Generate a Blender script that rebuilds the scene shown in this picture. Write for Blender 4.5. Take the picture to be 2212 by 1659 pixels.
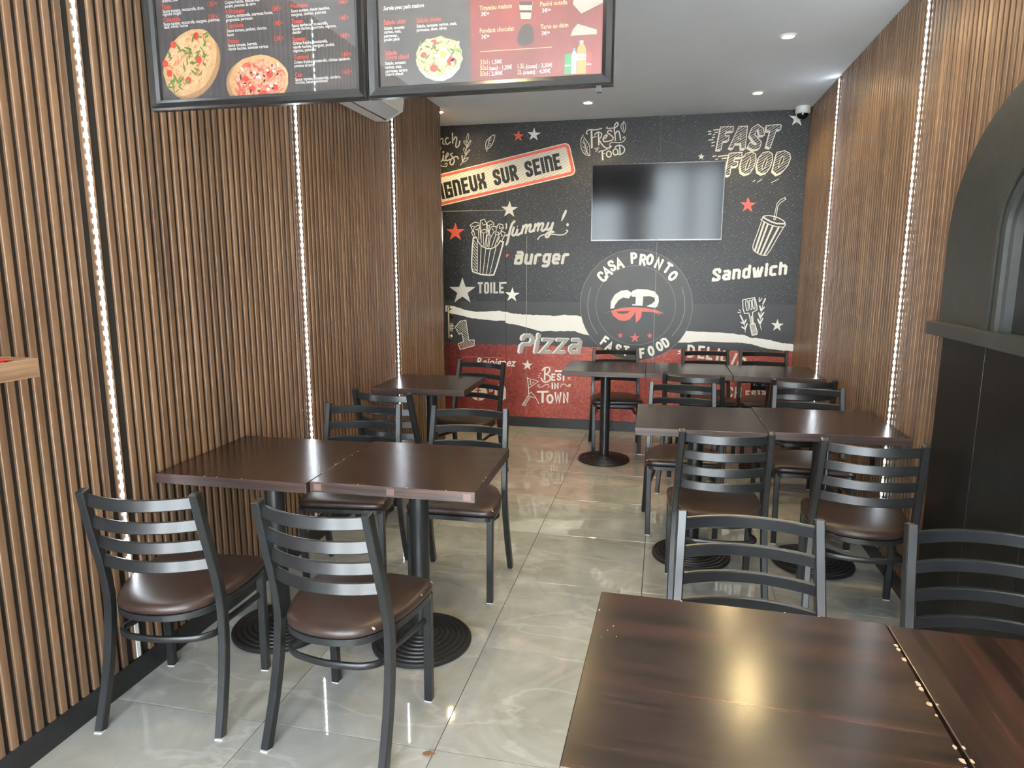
"""Seating area of a small fast-food restaurant: slatted walls, ladder-back chairs, printed mural."""
import bpy, bmesh, math, random
from mathutils import Vector, Matrix
from mathutils.geometry import tessellate_polygon

random.seed(7)
scene = bpy.context.scene
for o in list(bpy.data.objects):
    bpy.data.objects.remove(o)
COL = scene.collection

# ------------------------------------------------------------------ camera
CAM_H, F_PX, YAW, PITCH, ROLL = 1.49, 1455.552, 0.219247, 0.170063, 0.000775
cam_d = bpy.data.cameras.new('camera')
cam_d.sensor_fit = 'HORIZONTAL'; cam_d.sensor_width = 36.0
cam_d.lens = F_PX / 2212 * 36.0
cam_d.clip_start = 0.02
cam = bpy.data.objects.new('camera', cam_d); COL.objects.link(cam)
fw = Vector((-math.sin(YAW) * math.cos(PITCH), math.cos(YAW) * math.cos(PITCH), -math.sin(PITCH)))
rt = Vector((math.cos(YAW), math.sin(YAW), 0)); up = rt.cross(fw)
r2 = math.cos(ROLL) * rt + math.sin(ROLL) * up; u2 = -math.sin(ROLL) * rt + math.cos(ROLL) * up
mw = Matrix((r2, u2, -fw)).transposed().to_4x4(); mw.translation = (0, 0, CAM_H)
cam.matrix_world = mw
scene.camera = cam

# ------------------------------------------------------------------ room sizes (metres; camera stands at x=0, y=0)
XL, XR, YB, YF, ZC = -1.818, 1.108, 6.17, -2.0, 2.77     # slat faces left/right, mural, shop front, ceiling

# ------------------------------------------------------------------ sky, daylight, exposure
world = bpy.data.worlds.new('world'); scene.world = world; world.use_nodes = True
bg = world.node_tree.nodes['Background']
bg.inputs['Color'].default_value = (0.82, 0.93, 1.0, 1); bg.inputs['Strength'].default_value = 17.0
OPENINGS = [(-1.70, -0.86, 0.06, 2.62), (-0.40, 0.42, 0.06, 2.62), (0.48, 1.06, 0.06, 2.62)]   # glazed bays of the shop front
for (x0, x1, z0, z1) in OPENINGS:      # portals guide the sky light through the glazing; they emit nothing themselves
    ld = bpy.data.lights.new('daylight_portal', 'AREA'); ld.shape = 'RECTANGLE'
    ld.size = x1 - x0; ld.size_y = z1 - z0; ld.cycles.is_portal = True
    lo = bpy.data.objects.new('daylight_portal', ld); COL.objects.link(lo)
    lo.location = ((x0 + x1) / 2, YF - 0.12, (z0 + z1) / 2); lo.rotation_euler = (math.pi / 2, 0, 0)
sun_d = bpy.data.lights.new('sun', 'SUN'); sun_d.energy = 150.0; sun_d.angle = math.radians(0.6); sun_d.color = (0.98, 0.98, 1.0)
sun = bpy.data.objects.new('sun', sun_d); COL.objects.link(sun); sun.rotation_euler = (math.radians(33), 0, math.radians(-14))   # high sun on the street side, patch falls just inside the glazing
vs = scene.view_settings
vs.view_transform = 'Standard'; vs.look = 'None'; vs.gamma = 1.0; vs.use_curve_mapping = False
vs.exposure = 0.78

# ------------------------------------------------------------------ materials
MATS = {}
def nmat(name):
    m = bpy.data.materials.new(name); m.use_nodes = True
    MATS[name] = m
    nt = m.node_tree
    return m, nt, nt.nodes['Principled BSDF']
def N(nt, t, **kw):
    n = nt.nodes.new(t)
    for k, v in kw.items():
        if k in n.inputs: n.inputs[k].default_value = v
        else: setattr(n, k, v)
    return n
def ramp(nt, src, stops):
    r = nt.nodes.new('ShaderNodeValToRGB'); e = r.color_ramp.elements
    while len(e) < len(stops): e.new(0.5)
    for i, (p, c) in enumerate(stops):
        e[i].position = p; e[i].color = (*c, 1)
    nt.links.new(src, r.inputs['Fac']); return r.outputs['Color']
def coords(nt, kind='Object', scale=(1, 1, 1), rot=(0, 0, 0)):
    t = nt.nodes.new('ShaderNodeTexCoord'); mp = nt.nodes.new('ShaderNodeMapping')
    mp.inputs['Scale'].default_value = scale; mp.inputs['Rotation'].default_value = rot
    nt.links.new(t.outputs[kind], mp.inputs['Vector']); return mp.outputs['Vector']
def noise(nt, vec, scale, detail=4, rough=0.55, dist=0.0):
    n = N(nt, 'ShaderNodeTexNoise', Scale=scale, Detail=detail, Roughness=rough, Distortion=dist)
    nt.links.new(vec, n.inputs['Vector']); return n.outputs['Fac']
def bump(nt, b, h, strength=0.1, dist=0.002):
    n = N(nt, 'ShaderNodeBump', Strength=strength, Distance=dist)
    nt.links.new(h, n.inputs['Height']); nt.links.new(n.outputs['Normal'], b.inputs['Normal'])
def plain(name, col, rough=0.5, metal=0.0, spec=0.5, em=None, ems=0.0, coat=0.0):
    m, nt, b = nmat(name)
    b.inputs['Base Color'].default_value = (*col, 1); b.inputs['Roughness'].default_value = rough
    b.inputs['Metallic'].default_value = metal; b.inputs['Specular IOR Level'].default_value = spec
    b.inputs['Coat Weight'].default_value = coat
    if em: b.inputs['Emission Color'].default_value = (*em, 1); b.inputs['Emission Strength'].default_value = ems
    return m
def speckled(name, c0, c1, scale, rough=0.5, bumpy=0.0, detail=4):
    m, nt, b = nmat(name); v = coords(nt)
    f = noise(nt, v, scale, detail)
    nt.links.new(ramp(nt, f, [(0.3, c0), (0.7, c1)]), b.inputs['Base Color'])
    b.inputs['Roughness'].default_value = rough
    if bumpy: bump(nt, b, f, bumpy, 0.001)
    return m

def mat_slat():
    m, nt, b = nmat('walnut_slat')
    v = coords(nt, 'Object', (60, 60, 2.2))
    oi = nt.nodes.new('ShaderNodeObjectInfo')
    ad = nt.nodes.new('ShaderNodeVectorMath'); ad.operation = 'ADD'
    sc = nt.nodes.new('ShaderNodeVectorMath'); sc.operation = 'SCALE'; sc.inputs[0].default_value = (31, 17, 53)
    nt.links.new(oi.outputs['Random'], sc.inputs['Scale'])
    nt.links.new(v, ad.inputs[0]); nt.links.new(sc.outputs['Vector'], ad.inputs[1])
    f = noise(nt, ad.outputs['Vector'], 1.0, 5, 0.6, 0.3)
    c = ramp(nt, f, [(0.28, (0.095, 0.052, 0.028)), (0.5, (0.158, 0.093, 0.052)), (0.75, (0.225, 0.139, 0.080))])
    mx = nt.nodes.new('ShaderNodeMix'); mx.data_type = 'RGBA'; mx.blend_type = 'MULTIPLY'; mx.inputs['Factor'].default_value = 1
    mr = nt.nodes.new('ShaderNodeMapRange'); mr.inputs['To Min'].default_value = 0.82; mr.inputs['To Max'].default_value = 1.16
    nt.links.new(oi.outputs['Random'], mr.inputs['Value'])
    nt.links.new(c, mx.inputs['A']); nt.links.new(mr.outputs['Result'], mx.inputs['B'])
    nt.links.new(mx.outputs['Result'], b.inputs['Base Color'])
    b.inputs['Roughness'].default_value = 0.34
    bump(nt, b, f, 0.08, 0.001)
    return m
def mat_wood(name, along_x, tint=1.0, rough=0.20, grey=0.0):
    m, nt, b = nmat(name)
    s = (2.6, 95, 60) if along_x else (95, 2.6, 60)
    v = coords(nt, 'Object', s)
    oi = nt.nodes.new('ShaderNodeObjectInfo')
    ad = nt.nodes.new('ShaderNodeVectorMath'); ad.operation = 'ADD'
    nt.links.new(v, ad.inputs[0]); nt.links.new(oi.outputs['Location'], ad.inputs[1])
    f = noise(nt, ad.outputs['Vector'], 1.0, 6, 0.65, 0.4)
    s2 = (0.7, 20, 20) if along_x else (20, 0.7, 20)
    g = noise(nt, coords(nt, 'Object', s2), 1.3, 4, 0.6, 0.2)
    q = lambda r, g, bb: tuple(tint * (v * (1 - grey) + grey * (r + g + bb) / 3) for v in (r, g, bb))
    c1 = ramp(nt, f, [(0.3, q(0.008, 0.0040, 0.0032)), (0.5, q(0.023, 0.0115, 0.0085)), (0.74, q(0.044, 0.022, 0.0155))])
    c2 = ramp(nt, g, [(0.36, (0.55, 0.57, 0.60)), (0.52, (1.0, 1.0, 1.0)), (0.68, (1.75, 1.35, 1.25))])
    mx = nt.nodes.new('ShaderNodeMix'); mx.data_type = 'RGBA'; mx.blend_type = 'MULTIPLY'; mx.inputs['Factor'].default_value = 1
    nt.links.new(c1, mx.inputs['A']); nt.links.new(c2, mx.inputs['B'])
    nt.links.new(mx.outputs['Result'], b.inputs['Base Color'])
    b.inputs['Roughness'].default_value = rough
    bump(nt, b, f, 0.15, 0.0005)
    return m
def mat_tile():
    m, nt, b = nmat('polished_tile')
    oi = nt.nodes.new('ShaderNodeObjectInfo')
    v = coords(nt, 'Object', (1, 1, 1))
    ad = nt.nodes.new('ShaderNodeVectorMath'); ad.operation = 'ADD'
    sc = nt.nodes.new('ShaderNodeVectorMath'); sc.operation = 'SCALE'; sc.inputs[0].default_value = (37, 61, 11)
    nt.links.new(oi.outputs['Random'], sc.inputs['Scale']); nt.links.new(v, ad.inputs[0]); nt.links.new(sc.outputs['Vector'], ad.inputs[1])
    vec = ad.outputs['Vector']
    cloud = noise(nt, vec, 3.2, 7, 0.62, 0.9)
    base = ramp(nt, cloud, [(0.28, (0.270, 0.268, 0.240)), (0.52, (0.365, 0.366, 0.345)), (0.75, (0.445, 0.455, 0.440))])
    mp = N(nt, 'ShaderNodeMapping', Scale=(1.0, 2.4, 1.0), Rotation=(0, 0, 0.7)); nt.links.new(vec, mp.inputs['Vector'])
    vn = noise(nt, mp.outputs['Vector'], 1.5, 5, 0.5, 0.5)
    d = nt.nodes.new('ShaderNodeMath'); d.operation = 'SUBTRACT'; d.inputs[1].default_value = 0.5; nt.links.new(vn, d.inputs[0])
    ab = nt.nodes.new('ShaderNodeMath'); ab.operation = 'ABSOLUTE'; nt.links.new(d.outputs[0], ab.inputs[0])
    vein = ramp(nt, ab.outputs[0], [(0.0, (1, 1, 1)), (0.022, (0, 0, 0))])
    mx = nt.nodes.new('ShaderNodeMix'); mx.data_type = 'RGBA'
    k = nt.nodes.new('ShaderNodeMath'); k.operation = 'MULTIPLY'; k.inputs[1].default_value = 0.30
    nt.links.new(vein, k.inputs[0]); nt.links.new(k.outputs[0], mx.inputs['Factor'])
    nt.links.new(base, mx.inputs['A']); mx.inputs['B'].default_value = (0.60, 0.61, 0.60, 1)
    nt.links.new(mx.outputs['Result'], b.inputs['Base Color'])
    b.inputs['Roughness'].default_value = 0.035; b.inputs['Specular IOR Level'].default_value = 1.0
    return m
def mat_mural(split=True):
    """printed wallcovering: dotted carbon weave above, plain charcoal band, red grunge below"""
    m, nt, b = nmat('mural_print')
    t = nt.nodes.new('ShaderNodeNewGeometry'); sx = nt.nodes.new('ShaderNodeSeparateXYZ')
    nt.links.new(t.outputs['Position'], sx.inputs[0])
    def M(op, a, c=None):
        n = nt.nodes.new('ShaderNodeMath'); n.operation = op
        for i, q in enumerate((a, c)):
            if q is None: continue
            if isinstance(q, (int, float)): n.inputs[i].default_value = q
            else: nt.links.new(q, n.inputs[i])
        return n.outputs[0]
    X, Z = sx.outputs['X'], sx.outputs['Z']
    ang = math.radians(30)
    u = M('ADD', M('MULTIPLY', X, math.cos(ang)), M('MULTIPLY', Z, math.sin(ang)))
    w = M('ADD', M('MULTIPLY', X, -math.sin(ang)), M('MULTIPLY', Z, math.cos(ang)))
    lines = M('POWER', M('MULTIPLY', M('ADD', M('SINE', M('MULTIPLY', w, 2 * math.pi / 0.0235)), 1.0), 0.5), 3.0)
    dots = M('ADD', M('MULTIPLY', M('SINE', M('MULTIPLY', u, 2 * math.pi / 0.021)), 0.3), 0.7)
    sp = noise(nt, t.outputs['Position'], 60, 2, 0.5)
    spk = M('MULTIPLY', M('MAXIMUM', M('SUBTRACT', sp, 0.42), 0.0), 5.0)
    weave = M('MULTIPLY', M('MULTIPLY', lines, dots), spk)
    carbon = ramp(nt, weave, [(0.0, (0.016, 0.017, 0.019)), (0.6, (0.055, 0.056, 0.060)), (1.0, (0.16, 0.16, 0.165))])
    g0 = noise(nt, t.outputs['Position'], 6, 6, 0.6)
    grey = ramp(nt, g0, [(0.3, (0.036, 0.038, 0.042)), (0.7, (0.050, 0.052, 0.056))])
    g1 = noise(nt, t.outputs['Position'], 46, 6, 0.75)
    g2 = noise(nt, t.outputs['Position'], 2.6, 3, 0.6)
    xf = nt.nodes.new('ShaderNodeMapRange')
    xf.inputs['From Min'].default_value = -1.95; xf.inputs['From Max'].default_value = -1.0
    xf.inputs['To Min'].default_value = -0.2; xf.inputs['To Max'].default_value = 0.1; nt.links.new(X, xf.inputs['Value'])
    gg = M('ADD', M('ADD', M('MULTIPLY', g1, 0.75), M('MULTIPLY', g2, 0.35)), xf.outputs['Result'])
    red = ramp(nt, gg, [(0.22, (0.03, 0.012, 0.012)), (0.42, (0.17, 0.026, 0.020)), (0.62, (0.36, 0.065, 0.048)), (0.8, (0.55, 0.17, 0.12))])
    f1 = M('GREATER_THAN', Z, 1.185)
    edge = M('MULTIPLY', M('SUBTRACT', noise(nt, t.outputs['Position'], 35, 5, 0.7), 0.5), 0.05)
    f2 = M('GREATER_THAN', M('ADD', Z, edge), 0.778)
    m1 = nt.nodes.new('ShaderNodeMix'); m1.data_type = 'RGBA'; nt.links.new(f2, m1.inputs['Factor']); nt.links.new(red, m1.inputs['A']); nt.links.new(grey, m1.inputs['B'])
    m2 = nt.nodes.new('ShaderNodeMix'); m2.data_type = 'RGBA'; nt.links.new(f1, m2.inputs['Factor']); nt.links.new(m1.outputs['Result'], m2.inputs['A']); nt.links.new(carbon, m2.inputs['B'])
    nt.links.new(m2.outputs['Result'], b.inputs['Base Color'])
    b.inputs['Roughness'].default_value = 0.42; b.inputs['Specular IOR Level'].default_value = 0.42
    return m
def mat_dots():
    m, nt, b = nmat('dotted_cream')
    t = nt.nodes.new('ShaderNodeNewGeometry'); mp = N(nt, 'ShaderNodeMapping', Rotation=(0, 0.5, 0)); nt.links.new(t.outputs['Position'], mp.inputs['Vector'])
    w = N(nt, 'ShaderNodeTexWave', Scale=14.0, Distortion=2.0, Detail=2.0); w.bands_direction = 'Z'; w.inputs['Detail Scale'].default_value = 6
    nt.links.new(mp.outputs['Vector'], w.inputs['Vector'])
    nt.links.new(ramp(nt, w.outputs['Fac'], [(0.0, (0.34, 0.32, 0.27)), (0.16, (0.66, 0.64, 0.57))]), b.inputs['Base Color'])
    b.inputs['Roughness'].default_value = 0.4
    return m
def mat_glass(name='clear_glass', tint=(1, 1, 1), fres=0.04, rough=0.0):
    m = bpy.data.materials.new(name); m.use_nodes = True; nt = m.node_tree; MATS[name] = m
    nt.nodes.remove(nt.nodes['Principled BSDF'])
    tr = N(nt, 'ShaderNodeBsdfTransparent'); tr.inputs['Color'].default_value = (*tint, 1)
    gl = N(nt, 'ShaderNodeBsdfGlossy', Roughness=rough)
    lw = N(nt, 'ShaderNodeLayerWeight', Blend=0.5); mx = nt.nodes.new('ShaderNodeMixShader')      # thin pane: Schlick reflectance, same from both sides
    pw = nt.nodes.new('ShaderNodeMath'); pw.operation = 'POWER'; pw.inputs[1].default_value = 5.0; nt.links.new(lw.outputs['Facing'], pw.inputs[0])
    ma = nt.nodes.new('ShaderNodeMath'); ma.operation = 'MULTIPLY_ADD'; ma.inputs[1].default_value = 1 - fres; ma.inputs[2].default_value = fres; nt.links.new(pw.outputs[0], ma.inputs[0])
    nt.links.new(ma.outputs[0], mx.inputs[0]); nt.links.new(tr.outputs[0], mx.inputs[1]); nt.links.new(gl.outputs[0], mx.inputs[2])
    nt.links.new(mx.outputs[0], nt.nodes['Material Output'].inputs['Surface'])
    return m
def mat_food(name, stops, scale, kind='voronoi'):
    m, nt, b = nmat(name); v = coords(nt, 'Object')
    f = noise(nt, v, scale, 5, 0.65, 1.2)
    nt.links.new(ramp(nt, f, stops), b.inputs['Base Color']); b.inputs['Roughness'].default_value = 0.45
    return m

mat_slat(); mat_wood('dark_wood_x', True); mat_wood('dark_wood_y', False, 1.1)
mat_wood('edge_wood_sheen', True, 1.5, 0.42, 0.3); mat_wood('edge_wood_strong_sheen', True, 2.5, 0.45, 0.5)  # tabletop edges: daylight sheen painted in as lighter, greyer wood colour
mat_tile(); mat_mural(); mat_dots(); mat_glass(); mat_glass('poster_glass', (0.97, 0.97, 0.97), 0.10)
plain('groove_black', (0.010, 0.009, 0.008), 0.7)
speckled('black_skirting', (0.012, 0.012, 0.013), (0.02, 0.02, 0.021), 30, 0.42)
plain('grout', (0.10, 0.092, 0.08), 0.8)
speckled('ceiling_paint', (0.70, 0.755, 0.80), (0.73, 0.785, 0.83), 3, 0.85)
speckled('black_metal', (0.012, 0.0130, 0.0138), (0.019, 0.0202, 0.0214), 12, 0.31, 0.03)
speckled('cast_iron', (0.008, 0.008, 0.009), (0.014, 0.014, 0.015), 40, 0.42, 0.1)
speckled('brown_vinyl', (0.030, 0.017, 0.014), (0.042, 0.025, 0.020), 25, 0.36, 0.05)
plain('white_plastic', (0.72, 0.72, 0.70), 0.35)
plain('grey_plastic', (0.45, 0.46, 0.47), 0.4)
plain('chip_pale', (0.46, 0.34, 0.235), 0.8)
plain('edge_patch', (0.16, 0.10, 0.085), 0.6)
plain('led_tape', (0.8, 0.8, 0.8), 0.5, em=(0.45, 0.80, 1.0), ems=0.75)
plain('led_bead', (1, 1, 1), 0.5, em=(0.84, 0.92, 1.0), ems=48.0)
plain('led_profile', (0.55, 0.50, 0.46), 0.4, 0.3)
plain('spot_lens', (1, 1, 1), 0.4, em=(1.0, 0.78, 0.45), ems=220.0)
plain('spot_trim', (0.70, 0.69, 0.66), 0.35)
plain('screen_black', (0.006, 0.006, 0.008), 0.12, spec=0.25)
plain('bezel_black', (0.010, 0.010, 0.011), 0.18, spec=0.7)
plain('frame_black', (0.010, 0.010, 0.010), 0.22, spec=0.6)
speckled('poster_charcoal', (0.040, 0.038, 0.040), (0.062, 0.060, 0.062), 8, 0.5)
speckled('poster_red', (0.10, 0.020, 0.017), (0.19, 0.032, 0.027), 5, 0.5)
plain('print_white', (0.78, 0.79, 0.77), 0.4)
plain('print_cream', (0.66, 0.64, 0.57), 0.4)
plain('print_lightgrey', (0.55, 0.55, 0.52), 0.4)
plain('print_midgrey', (0.36, 0.35, 0.34), 0.4)
plain('print_coral', (0.62, 0.10, 0.065), 0.4)
plain('print_rust', (0.36, 0.05, 0.035), 0.4)
plain('print_black', (0.008, 0.008, 0.008), 0.4)
plain('print_dark', (0.020, 0.020, 0.021), 0.42, spec=0.42)
speckled('print_logogrey', (0.044, 0.046, 0.049), (0.056, 0.058, 0.061), 7, 0.42)
MATS['print_logogrey'].node_tree.nodes['Principled BSDF'].inputs['Specular IOR Level'].default_value = 0.42
plain('print_ringgrey', (0.20, 0.20, 0.20), 0.4)
MATS['print_cream_dots'] = MATS['dotted_cream']
plain('text_white', (0.60, 0.60, 0.58), 0.5); plain('text_red', (0.46, 0.055, 0.035), 0.5); plain('text_gold', (0.52, 0.35, 0.19), 0.5)
plain('seam_light', (0.42, 0.41, 0.38), 0.5)
speckled('arch_black', (0.026, 0.029, 0.029), (0.038, 0.042, 0.041), 18, 0.34, 0.08)
speckled('panel_black', (0.004, 0.004, 0.004), (0.006, 0.0065, 0.006), 20, 0.40)
plain('brass', (0.50, 0.40, 0.25), 0.3, 1.0)
speckled('shelf_wood', (0.17, 0.10, 0.055), (0.27, 0.165, 0.095), 1, 0.45)
plain('flyer_red', (0.62, 0.045, 0.035), 0.4)
plain('pale_wall', (0.52, 0.57, 0.53), 0.6); plain('olive_trim', (0.27, 0.26, 0.15), 0.6)
plain('lamp_white', (1, 1, 1), 0.5, em=(0.9, 1.0, 0.95), ems=9.0)
speckled('pavement_grey', (0.30, 0.29, 0.27), (0.38, 0.37, 0.35), 4, 0.8)
speckled('plaster_white', (0.55, 0.55, 0.54), (0.62, 0.62, 0.61), 5, 0.8)
plain('dome_smoke', (0.006, 0.006, 0.006), 0.06, spec=0.8)
plain('dry_leaf', (0.20, 0.10, 0.045), 0.8)
mat_food('pizza_cheese', [(0.36, (0.360, 0.087, 0.037)), (0.45, (0.446, 0.260, 0.124)), (0.55, (0.496, 0.372, 0.223)), (0.63, (0.384, 0.124, 0.056))], 38)
mat_food('pizza_crust', [(0.3, (0.372, 0.211, 0.093)), (0.7, (0.471, 0.322, 0.174))], 30)
mat_food('pizza_ham', [(0.38, (0.322, 0.056, 0.037)), (0.48, (0.422, 0.161, 0.099)), (0.56, (0.496, 0.341, 0.236)), (0.64, (0.372, 0.099, 0.056))], 42)
plain('food_green', (0.081, 0.136, 0.031), 0.5); plain('food_tomato', (0.360, 0.037, 0.022), 0.4); plain('food_board', (0.260, 0.155, 0.081), 0.5)
mat_food('salad_mix', [(0.38, (0.099, 0.161, 0.037)), (0.46, (0.310, 0.341, 0.161)), (0.55, (0.465, 0.409, 0.260)), (0.64, (0.279, 0.161, 0.074))], 48)
plain('egg_white', (0.527, 0.521, 0.484), 0.4); plain('egg_yolk', (0.527, 0.260, 0.062), 0.4); plain('bowl_grey', (0.310, 0.329, 0.347), 0.4)
plain('cake_dark', (0.028, 0.019, 0.016), 0.5); plain('cake_light', (0.310, 0.285, 0.248), 0.5); plain('bottle_orange', (0.496, 0.186, 0.043), 0.4)
plain('can_green', (0.031, 0.174, 0.068), 0.4); plain('can_red', (0.372, 0.025, 0.025), 0.4); plain('bottle_pale', (0.372, 0.422, 0.471), 0.4); plain('cap_blue', (0.093, 0.186, 0.403), 0.4)

# ------------------------------------------------------------------ mesh helpers
class MB:
    def __init__(s): s.v = []; s.f = []; s.mi = []
    def add(s, verts, faces, mi=0):
        o = len(s.v); s.v += [tuple(q) for q in verts]
        s.f += [tuple(i + o for i in f) for f in faces]; s.mi += [mi] * len(faces)
    def box(s, x0, x1, y0, y1, z0, z1, mi=0, bev=0.0):
        if bev <= 0:
            s.add([(x0, y0, z0), (x1, y0, z0), (x1, y1, z0), (x0, y1, z0), (x0, y0, z1), (x1, y0, z1), (x1, y1, z1), (x0, y1, z1)],
                  [(0, 3, 2, 1), (4, 5, 6, 7), (0, 1, 5, 4), (1, 2, 6, 5), (2, 3, 7, 6), (3, 0, 4, 7)], mi)
        else:
            bm = bmesh.new(); bmesh.ops.create_cube(bm, size=1)
            for q in bm.verts: q.co = ((x0 + x1) / 2 + q.co.x * (x1 - x0), (y0 + y1) / 2 + q.co.y * (y1 - y0), (z0 + z1) / 2 + q.co.z * (z1 - z0))
            bmesh.ops.bevel(bm, geom=bm.edges[:], offset=bev, segments=2, affect='EDGES', profile=0.6)
            bm.verts.index_update()
            s.add([q.co[:] for q in bm.verts], [[q.index for q in f.verts] for f in bm.faces], mi); bm.free()
        return s
    def lathe(s, prof, n=32, c=(0, 0, 0), mi=0):
        vs_, fs = [], []
        for (r, z) in prof:
            for k in range(n):
                a = 2 * math.pi * k / n; vs_.append((c[0] + r * math.cos(a), c[1] + r * math.sin(a), c[2] + z))
        for j in range(len(prof) - 1):
            for k in range(n):
                k2 = (k + 1) % n; fs.append((j * n + k, j * n + k2, (j + 1) * n + k2, (j + 1) * n + k))
        fs.append(tuple(range(n - 1, -1, -1))); L = (len(prof) - 1) * n; fs.append(tuple(range(L, L + n)))
        s.add(vs_, fs, mi); return s
    def sweep(s, path, n_axis, wn, wb, ch=0.0, closed=False, scales=None, mi=0):
        """rectangular tube along path; wn across n_axis, wb across the other direction, chamfer ch"""
        P = [Vector(q) for q in path]; na = Vector(n_axis).normalized(); k = len(P)
        a, b = wn / 2, wb / 2
        if ch > 0: sec = [(a - ch, b), (a, b - ch), (a, -b + ch), (a - ch, -b), (-a + ch, -b), (-a, -b + ch), (-a, b - ch), (-a + ch, b)]
        else: sec = [(a, b), (a, -b), (-a, -b), (-a, b)]
        m = len(sec); vs_, fs = [], []
        for i in range(k):
            if closed: t = (P[(i + 1) % k] - P[i - 1])
            else: t = P[min(k - 1, i + 1)] - P[max(0, i - 1)]
            t.normalize(); bb = t.cross(na).normalized(); nn = bb.cross(t).normalized()
            sc = scales[i] if scales else 1.0
            for (p, q) in sec: vs_.append(P[i] + nn * p * sc + bb * q * sc)
        for i in range(k if closed else k - 1):
            j = (i + 1) % k
            for q in range(m):
                q2 = (q + 1) % m; fs.append((i * m + q, i * m + q2, j * m + q2, j * m + q))
        if not closed:
            fs.append(tuple(range(m - 1, -1, -1))); fs.append(tuple((k - 1) * m + q for q in range(m)))
        s.add(vs_, fs, mi); return s
    def prism(s, pts, fmap, d0, d1, mi=0):
        """2-D outline pts extruded between depths d0, d1; fmap(u, v, d) -> xyz"""
        n = len(pts); tri = tessellate_polygon([[Vector((u, v, 0)) for u, v in pts]])
        vs_ = [fmap(u, v, d0) for u, v in pts] + [fmap(u, v, d1) for u, v in pts]
        fs = [tuple(t) for t in tri] + [tuple(i + n for i in reversed(t)) for t in tri]
        fs += [(i, (i + 1) % n, n + (i + 1) % n, n + i) for i in range(n)]
        s.add(vs_, fs, mi); return s
    def mesh(s, name, mats, smooth=False, fix=True):
        me = bpy.data.meshes.new(name); me.from_pydata(s.v, [], s.f)
        for mm in (mats if isinstance(mats, (list, tuple)) else [mats]): me.materials.append(MATS[mm])
        me.polygons.foreach_set('material_index', s.mi)
        if fix:
            bm = bmesh.new(); bm.from_mesh(me); bmesh.ops.recalc_face_normals(bm, faces=bm.faces[:]); bm.to_mesh(me); bm.free()
        if smooth:
            me.polygons.foreach_set('use_smooth', [True] * len(me.polygons))
            if smooth != 'all': me.set_sharp_from_angle(angle=math.radians(smooth if isinstance(smooth, (int, float)) and smooth > 1 else 35))
        me.update(); return me
    def build(s, name, mats, parent=None, smooth=False, loc=None, fix=True):
        return put(name, s.mesh(name, mats, smooth, fix), parent, loc)
def put(name, me, parent=None, loc=None, rz=0.0):
    o = bpy.data.objects.new(name, me); COL.objects.link(o)
    if loc: o.location = loc
    if rz: o.rotation_euler.z = rz
    if parent: o.parent = parent
    return o
def tag(o, label=None, cat=None, group=None, kind=None):
    if label: o['label'] = label
    if cat: o['category'] = cat
    if group: o['group'] = group
    if kind: o['kind'] = kind
    return o
def thing(name, label, cat, loc=(0, 0, 0), rz=0.0, group=None):
    o = bpy.data.objects.new(name, None); COL.objects.link(o); o.empty_display_size = 0.1
    o.location = loc; o.rotation_euler.z = rz
    return tag(o, label, cat, group)
def structure(o): o['kind'] = 'structure'; return o
def copy_tree(o, parent=None):
    c = o.copy(); COL.objects.link(c); c.parent = parent
    for ch in o.children: copy_tree(ch, c)
    return c
def crom(pts, closed=False, n=6):
    k = len(pts); out = []
    if k < 3: return list(pts)
    for i in range(k if closed else k - 1):
        p1, p2 = pts[i], pts[(i + 1) % k]
        p0 = pts[i - 1] if (closed or i > 0) else tuple(2 * a - b for a, b in zip(p1, p2))
        p3 = pts[(i + 2) % k] if (closed or i + 2 < k) else tuple(2 * b - a for a, b in zip(p1, p2))
        for j in range(n):
            t = j / n
            out.append(tuple(0.5 * ((2 * b) + (-a + c) * t + (2 * a - 5 * b + 4 * c - d) * t * t + (-a + 3 * b - 3 * c + d) * t ** 3) for a, b, c, d in zip(p0, p1, p2, p3)))
    if not closed: out.append(tuple(pts[-1]))
    return out
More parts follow.
